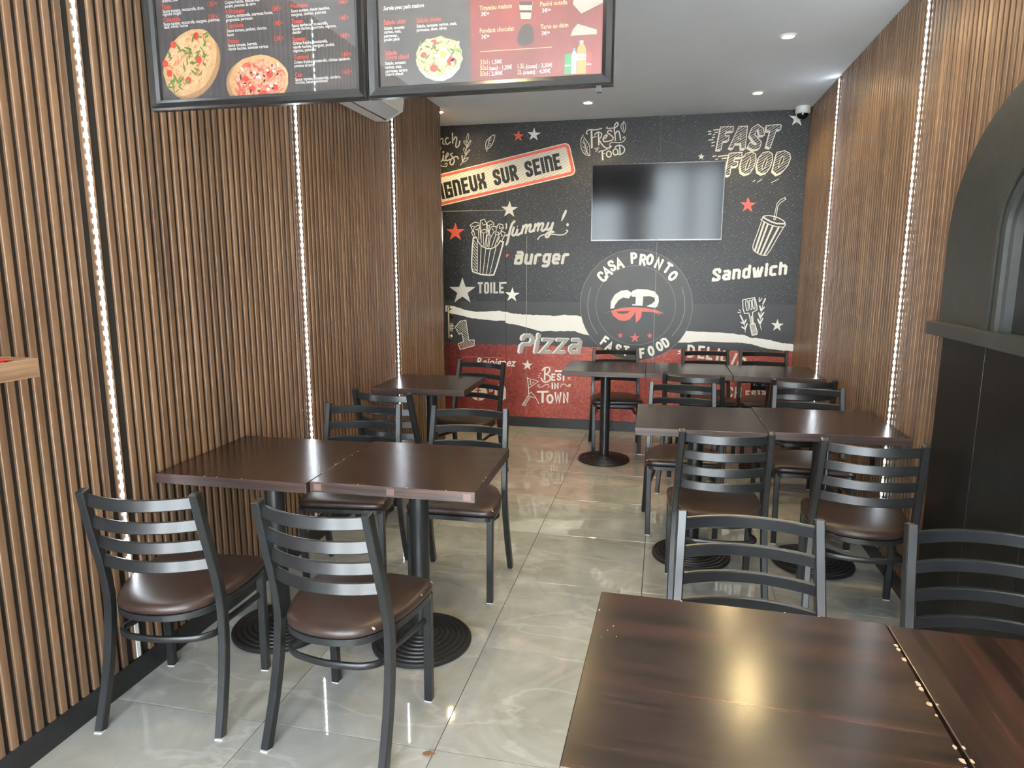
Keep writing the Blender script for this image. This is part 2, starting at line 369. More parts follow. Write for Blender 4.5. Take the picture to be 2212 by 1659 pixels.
def ribbon(mb, pts, w, fmap, closed=False, square=False, mi=0):
    """flat stroke of width w along 2-D pts with mitred joints and round or square ends"""
    P = [Vector(p) for p in pts]
    Q = [P[0]]
    for p in P[1:]:
        if (p - Q[-1]).length > w * 0.02: Q.append(p)
    if closed and (Q[0] - Q[-1]).length < w * 0.02: Q.pop()
    P = Q; k = len(P); h = w / 2
    if k < 2: P = [P[0] - Vector((h * .2, 0)), P[0] + Vector((h * .2, 0))]; k = 2; closed = False
    if square and not closed:
        P[0] = P[0] + (P[0] - P[1]).normalized() * h * 0.9; P[-1] = P[-1] + (P[-1] - P[-2]).normalized() * h * 0.9
    vs_, fs = [], []
    for i in range(k):
        d1 = (P[i] - P[i - 1]) if (closed or i > 0) else (P[1] - P[0])
        d2 = (P[(i + 1) % k] - P[i]) if (closed or i < k - 1) else (P[-1] - P[-2])
        d1 = d1.normalized(); d2 = d2.normalized()
        n1 = Vector((-d1.y, d1.x)); n2 = Vector((-d2.y, d2.x)); nn = n1 + n2
        if nn.length < 1e-4: nn = n1.copy()
        nn.normalize(); kk = min(1.9, 1.0 / max(0.3, nn.dot(n1)))
        vs_ += [P[i] + nn * h * kk, P[i] - nn * h * kk]
    for i in range(k if closed else k - 1):
        j = (i + 1) % k; fs.append((2 * i, 2 * i + 1, 2 * j + 1, 2 * j))
    if not closed and not square:
        for end, dr in ((0, (P[0] - P[1]).normalized()), (k - 1, (P[-1] - P[-2]).normalized())):
            c = P[end]; a0 = math.atan2(dr.y, dr.x); o = len(vs_)
            vs_.append(c)
            for q in range(7):
                a = a0 - math.pi / 2 + math.pi * q / 6; vs_.append(c + Vector((math.cos(a), math.sin(a))) * h)
            fs += [(o, o + 1 + q, o + 2 + q) for q in range(6)]
    body_n = 2 * k                      # strokes rise by a few microns along their length so that crossings never share a plane
    mb.add([fmap(q.x, q.y, (i // 2) if i < body_n else (0 if i < body_n + 8 else k)) for i, q in enumerate(vs_)], fs, mi)
def polyfill(mb, loops, fmap, mi=0):
    L = [[Vector((u, v, 0)) for u, v in lp] for lp in loops]
    tri = tessellate_polygon(L); flat = [q for lp in loops for q in lp]
    mb.add([fmap(u, v) for u, v in flat], [tuple(t) for t in tri], mi)
def face_to(me, axis, sign):
    for p in me.polygons:
        if p.normal[axis] * sign < 0: p.flip()
    me.update()
def text_mesh(s):
    cu = bpy.data.curves.new('lettering', 'FONT'); cu.body = s; cu.size = 1.0; cu.resolution_u = 2; cu.offset = 0.012
    o = bpy.data.objects.new('lettering', cu); COL.objects.link(o)
    dg = bpy.context.evaluated_depsgraph_get(); me = bpy.data.meshes.new_from_object(o.evaluated_get(dg))
    vs_ = [tuple(q.co[:2]) for q in me.vertices]; fs = [tuple(p.vertices) for p in me.polygons]
    bpy.data.objects.remove(o); bpy.data.curves.remove(cu); bpy.data.meshes.remove(me)
    return vs_, fs
def mat_striped():
    m, nt, b = nmat('striped_wood'); f = noise(nt, coords(nt, 'Object', (30, 1.5, 70)), 1.0, 4, 0.6, 0.5)
    nt.links.new(ramp(nt, f, [(0.3, (0.13, 0.075, 0.042)), (0.5, (0.24, 0.15, 0.09)), (0.75, (0.36, 0.24, 0.15))]), b.inputs['Base Color'])
    b.inputs['Roughness'].default_value = 0.45
mat_striped()

# ------------------------------------------------------------------ print on the mural, traced in wall coordinates (0.1 mm)
MURAL = [
('torn_paper_band','white',1,[],[[[-14378,10888,-14249,10878,-14120,10825,-13992,10808,-13863,10768,-13699,10737,-13535,10713,-13372,10734,-13209,10678,-12976,10708,-12743,10636,-12511,10673,-12279,10647,-12025,10667,-11770,10607,-11517,10647,-11263,10644,-11033,10611,-10804,10631,-10575,10611,-10346,10614,-10186,10627,-10026,10577,-9866,10546,-9707,10561,-9525,10589,-9343,10602,-9162,10637,-8982,10680,-8756,10706,-8529,10645,-8304,10650,-8078,10649,-7853,10646,-7629,10647,-7403,10565,-7180,10574,-6430,8827,-6632,8874,-6835,8900,-7037,8933,-7241,9007,-7399,9044,-7557,9080,-7716,9174,-7875,9219,-8191,9189,-8508,9210,-8825,9165,-9143,9192,-9599,9142,-10057,9182,-10515,9158,-10975,9109,-11137,9173,-11299,9157,-11461,9240,-11623,9278,-11878,9331,-12134,9420,-12390,9467,-12646,9531,-12879,9592,-13113,9648,-13347,9682,-13581,9742,-13780,9761,-13980,9762,-14179,9806,-14379,9846]],[[1659,9455,2148,9418,2635,9406,3121,9383,3604,9392,4262,9357,4915,9356,5568,9296,6216,9287,6286,9242,6356,9223,6424,9217,6493,9198,6622,9186,6750,9209,6880,9178,7007,9193,7124,9133,7239,9090,7354,9044,7472,8966,7624,8940,7775,8925,7922,8960,8074,8932,8263,8890,8451,8882,8638,8867,8827,8823,8901,8827,8978,8798,9053,8787,9126,8798,9185,8802,9248,8756,9307,8766,9368,8725,9474,8694,9578,8691,9685,8644,9789,8641,9903,8593,10014,8591,10128,8542,10238,8542,10342,8542,10445,8544,10550,8509,10653,8505,10770,8512,10890,8489,11009,8464,11127,8444,11168,7842,10969,7847,10768,7879,10568,7895,10370,7883,10259,7882,10145,7925,10035,7911,9922,7950,9796,7939,9668,7973,9542,7977,9415,7984,9280,8003,9145,8017,9009,8040,8873,8065,8730,8098,8586,8130,8442,8151,8297,8208,8175,8244,8052,8285,7931,8307,7808,8355,7655,8391,7504,8412,7353,8403,7200,8451,7109,8459,7018,8468,6925,8504,6835,8490,6714,8495,6593,8488,6470,8516,6350,8494,5580,8494,4806,8499,4026,8533,3244,8518,3012,8480,2778,8456,2545,8413,2311,8390,2041,8400,1771,8384,1500,8385,1229,8399]]]),
('torn_paper_band_leaf','white',1,[],[[[-20262,11387,-20042,11412,-19823,11401,-19605,11349,-19387,11352,-19122,11231,-18856,11192,-18592,11089,-18327,10997,-18039,10948,-17751,10925,-17463,10880,-17176,10829,-16913,10857,-16650,10869,-16388,10868,-16126,10890,-15865,10924,-15604,10938,-15344,10930,-15084,10969,-14915,10977,-14745,10914,-14576,10878,-14407,10869,-14407,10047,-14671,10056,-14936,10057,-15201,10012,-15466,10029,-15798,10076,-16131,10108,-16464,10119,-16799,10144,-17014,10149,-17229,10211,-17445,10215,-17661,10222,-17877,10288,-18094,10307,-18310,10389,-18527,10439,-18769,10457,-19010,10547,-19252,10578,-19495,10610,-19689,10654,-19883,10693,-20077,10778,-20272,10830]]]),
('logo_disc','logogrey',2,[],[[[2558,11739,2552,11192,2486,10649,2359,10117,2174,9602,1932,9111,1635,8650,1287,8224,892,7840,454,7502,-21,7215,-527,6983,-1059,6810,-1610,6698,-2172,6649,-2738,6664,-3301,6743,-3854,6886,-4389,7090,-4898,7354,-5376,7674,-5814,8046,-6209,8465,-6553,8926,-6843,9421,-7075,9945,-7246,10491,-7353,11050,-7396,11617,-7373,12182,-7287,12739,-7138,13280,-6928,13799,-6661,14288,-6340,14742,-5970,15156,-5557,15523,-5105,15841,-4620,16105,-4109,16312,-3578,16460,-3035,16549,-2485,16576,-1935,16543,-1392,16450,-862,16298,-352,16090,133,15827,587,15515,1004,15155,1379,14753,1710,14313,1990,13840,2218,13341,2389,12820,2503,12284]]]),
('logo_rings','ringgrey',3,[[36,0,1,0,[1081,11687,1071,11230,1001,10778,874,10341,690,9923,454,9534,168,9178,-163,8864,-533,8596,-937,8379,-1368,8218,-1818,8115,-2279,8072,-2744,8091,-3204,8172,-3651,8313,-4078,8513,-4475,8767,-4837,9071,-5157,9420,-5428,9808,-5647,10228,-5809,10671,-5911,11131,-5952,11599,-5932,12066,-5850,12525,-5709,12967,-5511,13385,-5260,13771,-4961,14119,-4620,14423,-4242,14679,-3833,14882,-3402,15029,-2956,15118,-2501,15147,-2046,15118,-1598,15029,-1165,14884,-753,14684,-369,14434,-20,14137,289,13797,552,13422,767,13016,928,12587,1033,12142]],[36,0,1,0,[2538,11739,2532,11194,2466,10653,2340,10124,2155,9611,1914,9122,1618,8662,1272,8238,878,7856,443,7519,-30,7234,-535,7003,-1064,6831,-1613,6719,-2172,6670,-2736,6685,-3297,6764,-3848,6906,-4380,7110,-4887,7373,-5363,7692,-5800,8062,-6192,8479,-6535,8937,-6824,9431,-7055,9953,-7225,10496,-7332,11053,-7374,11617,-7352,12180,-7266,12734,-7117,13273,-6908,13790,-6643,14277,-6323,14730,-5955,15141,-5543,15507,-5093,15823,-4610,16086,-4102,16293,-3573,16440,-3032,16528,-2484,16556,-1936,16523,-1395,16430,-868,16279,-360,16071,123,15810,575,15499,990,15141,1364,14740,1693,14302,1972,13831,2199,13334,2370,12815,2484,12281]],[58,1,0,0,[-6431,13183,-6626,12339,-6679,11420,-6518,10500,-6254,9793,-5739,8982]],[58,1,0,0,[1565,13272,1801,12421,1893,11532,1805,10774,1506,9869,901,8951]]],[]),
('logo_emblem_white','white',3,[],[[[-4628,11306,-4609,11938,-4276,12571,-3729,12924,-3178,12998,-2827,12792,-2786,12585,-3017,12235,-3505,12334,-3915,12086,-4217,11663,-4314,11346]],[[-2824,12723,-2693,12932,-2285,13073,-1395,13045,-776,12878,-422,12468,-370,11986,-491,11570,-690,11429,-1481,11571,-1009,11771,-712,12052,-756,12327,-1170,12461,-1750,12442,-1792,11623,-2688,11626,-2712,11737,-2414,11720,-2400,12380,-2746,12411]]]),
('logo_emblem_red','coral',3,[],[[[-5146,10911,-4657,11060,-4241,11241,-3409,11428,-2441,11475,-1476,11405,-650,11256,-98,11056,126,10886,-438,11051,-191,10812,-779,11046,-1843,11079,-1863,10646,-2058,10293,-2329,10091,-2396,11127,-2491,10846,-2891,10348,-3375,10213,-3866,10297,-4367,10676,-4552,11061],[-4132,11067,-2846,11142,-3116,10907,-3532,10830,-3882,10895]],[[-3689,9203,-3617,9000,-3404,9004,-3572,8872,-3501,8668,-3678,8791,-3847,8660,-3788,8868,-3964,8992,-3750,8997]],[[-2390,9181,-2277,8863,-1945,8869,-2206,8663,-2094,8343,-2370,8535,-2634,8330,-2542,8656,-2817,8850,-2484,8858]],[[-1079,9237,-1006,9036,-797,9040,-961,8909,-890,8707,-1064,8828,-1230,8699,-1173,8905,-1347,9028,-1137,9033]]]),
('logo_lettering','white',4,[[219,0,0,0,[-5461,14472,-5594,14540,-5736,14463,-5802,14309,-5711,14144,-5480,13905,-5317,13807,-5159,13866,-5076,14002,-5138,14137]],[219,0,0,0,[-4984,14136,-5271,14949,-4576,14430]],[219,0,0,0,[-5082,14433,-4831,14613]],[219,0,0,0,[-4539,15436,-4644,15529,-4782,15495,-4888,15385,-4854,15237,-4748,15143,-4433,15139,-4323,15038,-4292,14879,-4398,14768,-4539,14741,-4634,14831]],[219,0,0,0,[-4029,14875,-4077,15723,-3556,15038]],[219,0,0,0,[-4040,15183,-3750,15282]],[219,0,0,0,[-2833,15392,-2894,16196,-2653,16206,-2517,16115,-2501,15907,-2622,15805,-2863,15795]],[219,0,0,0,[-2118,15269,-2046,16066,-1791,16034,-1688,15925,-1705,15734,-1825,15652,-2081,15684]],[219,0,0,0,[-1905,15662,-1734,15222]],[219,0,0,0,[-1198,16064,-1285,16055,-1371,15989,-1444,15875,-1492,15730,-1508,15577,-1490,15440,-1440,15338,-1365,15289,-1278,15298,-1192,15365,-1119,15480,-1071,15624,-1055,15776,-1074,15914,-1124,16015,-1198,16064]],[219,0,0,0,[-828,15041,-527,15770,-459,14876,-160,15605]],[219,0,0,0,[323,15373,658,15147]],[219,0,0,0,[491,15260,70,14600]],[219,0,0,0,[1018,14542,937,14578,828,14563,709,14502,596,14403,508,14281,458,14154,453,14043,494,13963,575,13928,684,13943,804,14004,916,14104,1004,14226,1054,14352,1059,14463,1018,14542]],[204,0,0,0,[-4748,8577,-5008,8752,-5422,8127]],[204,0,0,0,[-5207,8453,-4996,8311]],[204,0,0,0,[-5006,7629,-4468,8198,-4592,7421]],[204,0,0,0,[-4806,7832,-4553,7704]],[204,0,0,0,[-3635,7808,-3641,7936,-3752,8003,-3892,8002,-3968,7885,-3962,7756,-3762,7550,-3758,7414,-3843,7292,-3984,7290,-4093,7365,-4094,7484]],[204,0,0,0,[-3265,7908,-2902,7846]],[204,0,0,0,[-3084,7877,-3202,7137]],[204,0,0,0,[-1582,7724,-1885,7685,-1789,6943]],[204,0,0,0,[-1839,7329,-1593,7361]],[204,0,0,0,[-1003,7925,-1066,7876,-1104,7781,-1110,7653,-1084,7512,-1029,7379,-953,7276,-869,7217,-790,7212,-726,7261,-689,7357,-683,7485,-709,7626,-764,7758,-840,7861,-923,7920,-1003,7925]],[204,0,0,0,[-338,8330,-392,8272,-413,8171,-398,8044,-349,7910,-273,7790,-183,7701,-91,7657,-12,7666,42,7725,63,7826,47,7952,-2,8086,-77,8207,-168,8295,-259,8339,-338,8330]],[204,0,0,0,[394,7950,-12,8565,143,8671,322,8660,499,8469,605,8229,548,8056,394,7950]]],[]),
('banner_border','cream',2,[],[[[-9066,25777,-8884,25778,-8713,25712,-8579,25590,-8503,25428,-8033,23537,-8026,23361,-8088,23198,-8212,23072,-8378,23004,-25762,19571,-25971,19564,-26163,19626,-26309,19746,-26387,19906,-26810,21779,-26808,21953,-26726,22117,-26577,22245,-26385,22318]]]),
('banner_red_line','coral',3,[],[[[-9064,25685,-8910,25686,-8766,25631,-8653,25527,-8589,25391,-8129,23539,-8123,23390,-8176,23252,-8280,23146,-8420,23089,-25759,19663,-25935,19658,-26097,19710,-26220,19811,-26286,19946,-26701,21780,-26699,21928,-26630,22066,-26504,22174,-26342,22236]]]),
('banner_field','cream_dots',4,[],[[[-9067,25439,-8986,25439,-8910,25410,-8850,25356,-8816,25284,-8386,23550,-8383,23471,-8411,23399,-8466,23343,-8540,23313,-25742,19911,-25835,19908,-25920,19935,-25985,19989,-26019,20060,-26408,21778,-26407,21855,-26371,21928,-26305,21985,-26220,22018]]]),
('banner_lettering','black',5,[[281,0,0,1,[-21364,22315,-20896,21209,-20875,22419]],[281,0,0,1,[-20275,21344,-20499,22499]],[281,0,0,1,[-19604,22403,-19658,22678,-20125,22579,-19900,21426,-19433,21527,-19537,22057,-19723,22017]],[281,0,0,1,[-19061,21608,-19287,22757,-18971,22825,-18810,22692,-18615,21705]],[281,0,0,1,[-18086,23013,-18472,22931,-18245,21786,-17858,21870]],[281,0,0,1,[-18359,22359,-18046,22426]],[281,0,0,1,[-17719,23091,-17522,22110,-17362,21978,-17179,22018,-17083,22206,-17279,23185]],[281,0,0,1,[-16915,23262,-16841,22899,-16322,22584,-16249,22221]],[281,0,0,1,[-16478,23355,-16405,22993,-16759,22490,-16685,22126]],[281,0,0,1,[-15025,23430,-15116,23598,-15278,23611,-15426,23509,-15429,23296,-15338,23127,-14991,22990,-14897,22810,-14907,22584,-15055,22481,-15220,22504,-15299,22664]],[281,0,0,1,[-14713,23731,-14513,22764,-14355,22633,-14176,22672,-14084,22857,-14284,23822]],[281,0,0,1,[-13695,22777,-13928,23898,-13644,23959,-13492,23851,-13436,23583,-13532,23422,-13817,23361]],[281,0,0,1,[-13621,23403,-13269,22870]],[281,0,0,1,[-12082,24059,-12172,24226,-12331,24238,-12475,24138,-12476,23928,-12386,23762,-12045,23625,-11952,23448,-11960,23224,-12104,23123,-12265,23146,-12344,23304]],[281,0,0,1,[-11413,24434,-11780,24356,-11543,23245,-11177,23325]],[281,0,0,1,[-11662,23801,-11365,23865]],[281,0,0,1,[-10829,23401,-11066,24508]],[281,0,0,1,[-10482,23476,-10719,24581,-10425,24644,-10271,24516,-10067,23567]],[281,0,0,1,[-9600,24820,-9960,24743,-9722,23642,-9361,23720]],[281,0,0,1,[-9841,24193,-9549,24256]]],[]),
('fries_lettering','cream',2,[[131,1,0,0,[-20655,26687,-20629,26047]],[103,1,0,0,[-20623,26334,-20415,26603,-20233,26539,-20268,26188,-20110,26095]],[122,1,0,0,[-19731,26621,-19909,26628,-20020,26333,-19855,26085,-19530,26271]],[131,1,0,0,[-19326,27029,-19315,26175]],[131,1,0,0,[-19288,26393,-19068,26669,-18917,26554,-19021,25988,-18937,25779,-18734,25956,-18643,26303]],[94,1,0,0,[-20698,25697,-20487,25822,-20530,25602,-20696,25519]],[122,1,0,0,[-20657,25297,-20572,24606,-20303,24752,-20223,25149,-20231,24706,-20004,24676]],[113,1,0,0,[-20000,24876,-19739,25177,-19843,25313,-20018,24965,-19907,24642,-19601,24774]],[113,1,0,0,[-19352,25287,-19532,25161,-19277,24874,-19184,24583,-19391,24271,-19592,24397,-19520,24718,-19189,24937,-18900,24963,-18797,24783]],[66,1,0,0,[-20717,24410,-20313,24166,-19964,24142,-19873,24375,-20042,24398,-20079,24256]]],[[[-20136,25420,-20149,25372,-20184,25338,-20230,25326,-20276,25341,-20309,25378,-20320,25427,-20307,25475,-20273,25509,-20226,25521,-20181,25506,-20148,25469]]]),
('sprig_drawing','cream',2,[[56,1,0,0,[-18622,24212,-18403,24470,-18133,25078,-17932,26036]],[52,1,1,0,[-17931,26167,-18032,26476,-17851,26948,-17782,26728,-17882,26296]],[52,1,1,0,[-17959,25774,-18263,26223,-18166,26329,-17957,25949]],[52,1,1,0,[-17935,25773,-17692,26311,-17573,26284,-17839,25814]],[52,1,1,0,[-18132,25166,-18294,25611,-18174,25703,-18073,25340]],[52,1,1,0,[-18124,25078,-17843,25463,-17700,25502,-18013,25118]],[52,1,1,0,[-18403,24514,-18478,25002,-18396,25034,-18368,24579]],[52,1,1,0,[-18379,24478,-18185,24763,-17850,24827,-18115,24549]]],[]),
('leaf_drawing','cream',2,[[70,1,0,0,[-16094,25337,-16209,25798,-16065,26314,-15385,26741,-15481,26162,-15763,25738,-16069,25510]],[47,1,0,0,[-16045,25618,-15949,26006,-15736,26539]],[38,0,0,0,[-15940,26092,-15971,26267]],[38,0,0,0,[-15959,25984,-15715,26040]],[38,0,0,0,[-15854,26262,-15644,26254]],[38,0,0,0,[-15854,26306,-15877,26458]],[38,0,0,0,[-15997,25834,-15763,25890]],[38,0,0,0,[-15783,26433,-15596,26460]]],[]),
('fresh_food_lettering','cream',2,[[89,1,0,0,[-7011,26473,-7110,26535,-7028,26730,-6799,26825,-6482,26793,-6168,26810,-5795,26887]],[156,1,0,0,[-6664,26773,-6598,25326]],[68,1,0,0,[-6615,26155,-6227,26221]],[94,1,0,0,[-6376,26367,-6210,26546,-5993,26578,-5772,26435,-5826,26159,-5980,26014]],[120,1,0,0,[-6052,26493,-5998,25526]],[109,1,0,0,[-5966,25909,-5777,25623,-5479,25309,-5187,25217,-4972,25303,-4950,25406,-5046,25375]],[104,1,0,0,[-5617,26000,-5426,26086,-5285,26272,-5407,26323,-5596,26127,-5638,25897,-5515,25776,-5225,25793]],[109,1,0,0,[-4909,26608,-5055,26702,-5246,26622,-5237,26472,-4948,26275,-4775,26083,-4842,25889,-5129,25808]],[78,1,0,0,[-5291,26993,-5362,26927,-5252,26860,-4748,26878]],[109,1,0,0,[-4723,26854,-4581,26917,-4390,27093,-4395,27272,-4520,27293,-4653,27104,-4693,26784,-4625,26320,-4565,25844]],[115,1,0,0,[-4591,26388,-4453,26590,-4297,26560,-4206,26303,-4134,25862]],[68,1,0,0,[-5073,25504,-5004,25617,-4765,25701,-4284,25637,-3950,25694,-3741,25916,-3770,26097,-3901,26089,-3911,26004]],[78,1,0,0,[-5980,24907,-5884,24997,-5570,25033,-5258,25138]],[143,1,0,0,[-5685,24990,-5630,24286]],[62,1,0,0,[-5612,24749,-5438,24795]],[120,1,0,0,[-4205,25402,-4125,24668]],[104,1,0,0,[-4586,25277,-4373,25404,-4037,25396,-3779,25155,-3795,24878,-4018,24695,-4281,24674]],[57,1,0,0,[-6352,25243,-5964,25280]],[57,1,0,0,[-6301,25117,-6034,25178]],[57,1,0,0,[-6273,24964,-6104,25052]],[109,0,1,0,[-4897,24718,-4907,24632,-4941,24557,-4994,24503,-5060,24475,-5132,24478,-5200,24510,-5256,24568,-5294,24645,-5308,24732,-5298,24818,-5264,24892,-5211,24947,-5144,24974,-5073,24972,-5005,24940,-4949,24881,-4911,24805]],[109,0,1,0,[-4323,24873,-4333,24787,-4368,24713,-4423,24659,-4491,24631,-4565,24634,-4635,24666,-4693,24724,-4732,24801,-4747,24887,-4736,24973,-4701,25047,-4646,25102,-4578,25129,-4504,25126,-4434,25094,-4377,25036,-4338,24959]]],[]),
('leaf_drawing','cream',2,[[57,1,0,0,[-7364,26406,-7542,26109,-7585,25784,-7555,25455,-7450,25122,-7224,24809,-6804,24642,-6773,24958,-6794,25380,-6947,25713,-7123,25953,-7324,26218]],[52,1,0,0,[-7344,26008,-7240,25677,-7185,25371,-7006,24966,-6829,24678]],[47,0,0,0,[-7464,25873,-7276,25655]],[47,0,0,0,[-7107,25742,-7173,25370]],[47,0,0,0,[-7407,25449,-7159,25253]],[47,0,0,0,[-7015,25435,-7006,24989]],[47,0,0,0,[-7316,25141,-7005,24942]],[47,0,0,0,[-7177,24925,-6954,24800]],[52,1,0,0,[-3880,27426,-3924,27302,-4109,27104,-4075,26758,-3829,26472,-3722,26881,-3753,27157,-3889,27323]],[57,1,0,0,[-3947,27257,-3937,26936,-3870,26658]]],[]),
('fast_food_lettering_shade','cream',2,[],[[[4121,26536,5136,26530,5138,26145,4567,26131,4510,25802,4843,25807,4809,25403,4329,25366,4252,24701,3859,24733]],[[4086,26486,5102,26480,5104,26095,4533,26081,4476,25752,4809,25757,4775,25353,4295,25315,4217,24650,3824,24683]],[[4052,26436,5068,26430,5070,26045,4499,26031,4442,25701,4774,25707,4740,25302,4260,25265,4182,24599,3789,24632]],[[5596,26511,6271,26519,6173,24707,5841,24737,5800,25145,5358,25142,5177,24743,4874,24864]],[[5562,26461,6238,26469,6139,24657,5807,24687,5766,25094,5324,25092,5142,24692,4840,24814]],[[5528,26411,6204,26419,6105,24606,5773,24636,5732,25044,5290,25042,5108,24641,4805,24763]],[[7653,25748,7532,26283,7068,26626,6602,26323,6448,25767,6781,25314,7044,25081,7014,25040,6894,25004,6546,25230,6347,24864,6832,24582,7322,24708,7441,25211,7087,25588,6870,25814,6962,26052,7122,26196,7154,26119,7234,25699]],[[7620,25698,7499,26233,7035,26577,6568,26273,6414,25717,6747,25263,7011,25031,6980,24990,6860,24954,6512,25180,6313,24814,6798,24531,7289,24658,7407,25161,7053,25538,6837,25764,6928,26002,7088,26146,7120,26069,7201,25649]],[[7587,25648,7465,26184,7002,26527,6534,26224,6381,25667,6714,25213,6977,24981,6947,24939,6827,24904,6478,25130,6280,24763,6765,24481,7255,24608,7374,25111,7020,25488,6803,25715,6895,25952,7055,26097,7087,26020,7167,25599]],[[7722,26494,8832,26537,8910,26443,8876,26138,8555,26115,8157,24710,7806,24833,8054,26081,7767,26056]],[[7689,26444,8799,26488,8877,26394,8843,26088,8522,26065,8124,24660,7772,24782,8021,26031,7734,26007]],[[7656,26395,8767,26439,8844,26345,8810,26039,8489,26016,8091,24610,7739,24732,7988,25982,7701,25957]],[[4917,24399,5949,24438,5953,24031,5382,24012,5325,23698,5657,23725,5641,23335,5124,23294,5049,22604,4658,22596]],[[4883,24349,5915,24387,5919,23980,5348,23962,5291,23647,5623,23674,5607,23283,5090,23243,5015,22552,4623,22544]],[[4849,24298,5881,24337,5885,23929,5314,23911,5257,23596,5588,23623,5573,23232,5055,23192,4980,22501,4589,22493]],[[6700,24449,7021,24272,7102,23827,6956,23202,6687,22764,6289,22645,5945,22860,5844,23347,5959,23938,6267,24335]],[[6667,24399,6988,24222,7068,23776,6922,23151,6654,22713,6255,22593,5911,22808,5810,23296,5925,23887,6233,24284]],[[6633,24348,6954,24171,7035,23726,6888,23100,6620,22661,6221,22542,5876,22757,5775,23245,5890,23836,6199,24234]],[[8011,24440,8329,24265,8411,23821,8268,23200,8004,22764,7611,22645,7269,22859,7167,23344,7278,23932,7582,24327]],[[7977,24390,8296,24214,8378,23771,8235,23149,7971,22713,7577,22594,7235,22808,7133,23293,7245,23881,7549,24276]],[[7944,24340,8263,24164,8345,23720,8202,23098,7938,22662,7544,22543,7202,22757,7100,23242,7211,23831,7516,24226]],[[8703,24343,9307,24450,9716,24217,9812,23849,9635,23269,9203,22730,8816,22556,8432,22899]],[[8670,24293,9274,24400,9683,24167,9779,23799,9603,23218,9170,22679,8783,22505,8399,22849]],[[8637,24243,9242,24350,9651,24117,9747,23749,9570,23168,9137,22628,8750,22454,8366,22798]]]),
('fast_food_lettering_face','dark',3,[],[[[4155,26586,5170,26580,5172,26195,4602,26181,4545,25852,4877,25857,4843,25453,4364,25416,4286,24752,3893,24784]],[[5630,26560,6305,26568,6207,24758,5874,24788,5834,25195,5392,25193,5211,24793,4909,24915]],[[7686,25797,7565,26332,7102,26676,6635,26373,6481,25817,6814,25364,7078,25131,7047,25090,6927,25054,6579,25280,6381,24914,6866,24632,7355,24758,7474,25261,7120,25637,6904,25864,6995,26101,7155,26245,7187,26169,7267,25749]],[[7755,26543,8865,26586,8942,26493,8908,26187,8587,26164,8190,24760,7839,24883,8087,26130,7800,26106]],[[4952,24450,5983,24489,5987,24082,5417,24063,5360,23749,5691,23776,5675,23386,5159,23346,5084,22656,4693,22648]],[[6734,24500,7055,24323,7136,23877,6989,23253,6721,22815,6323,22696,5979,22911,5878,23398,5993,23989,6301,24385]],[[8044,24491,8362,24315,8444,23872,8301,23250,8038,22815,7644,22696,7302,22910,7201,23395,7312,23982,7616,24377]],[[8736,24393,9339,24500,9748,24267,9844,23899,9668,23319,9235,22780,8849,22607,8465,22950]]]),
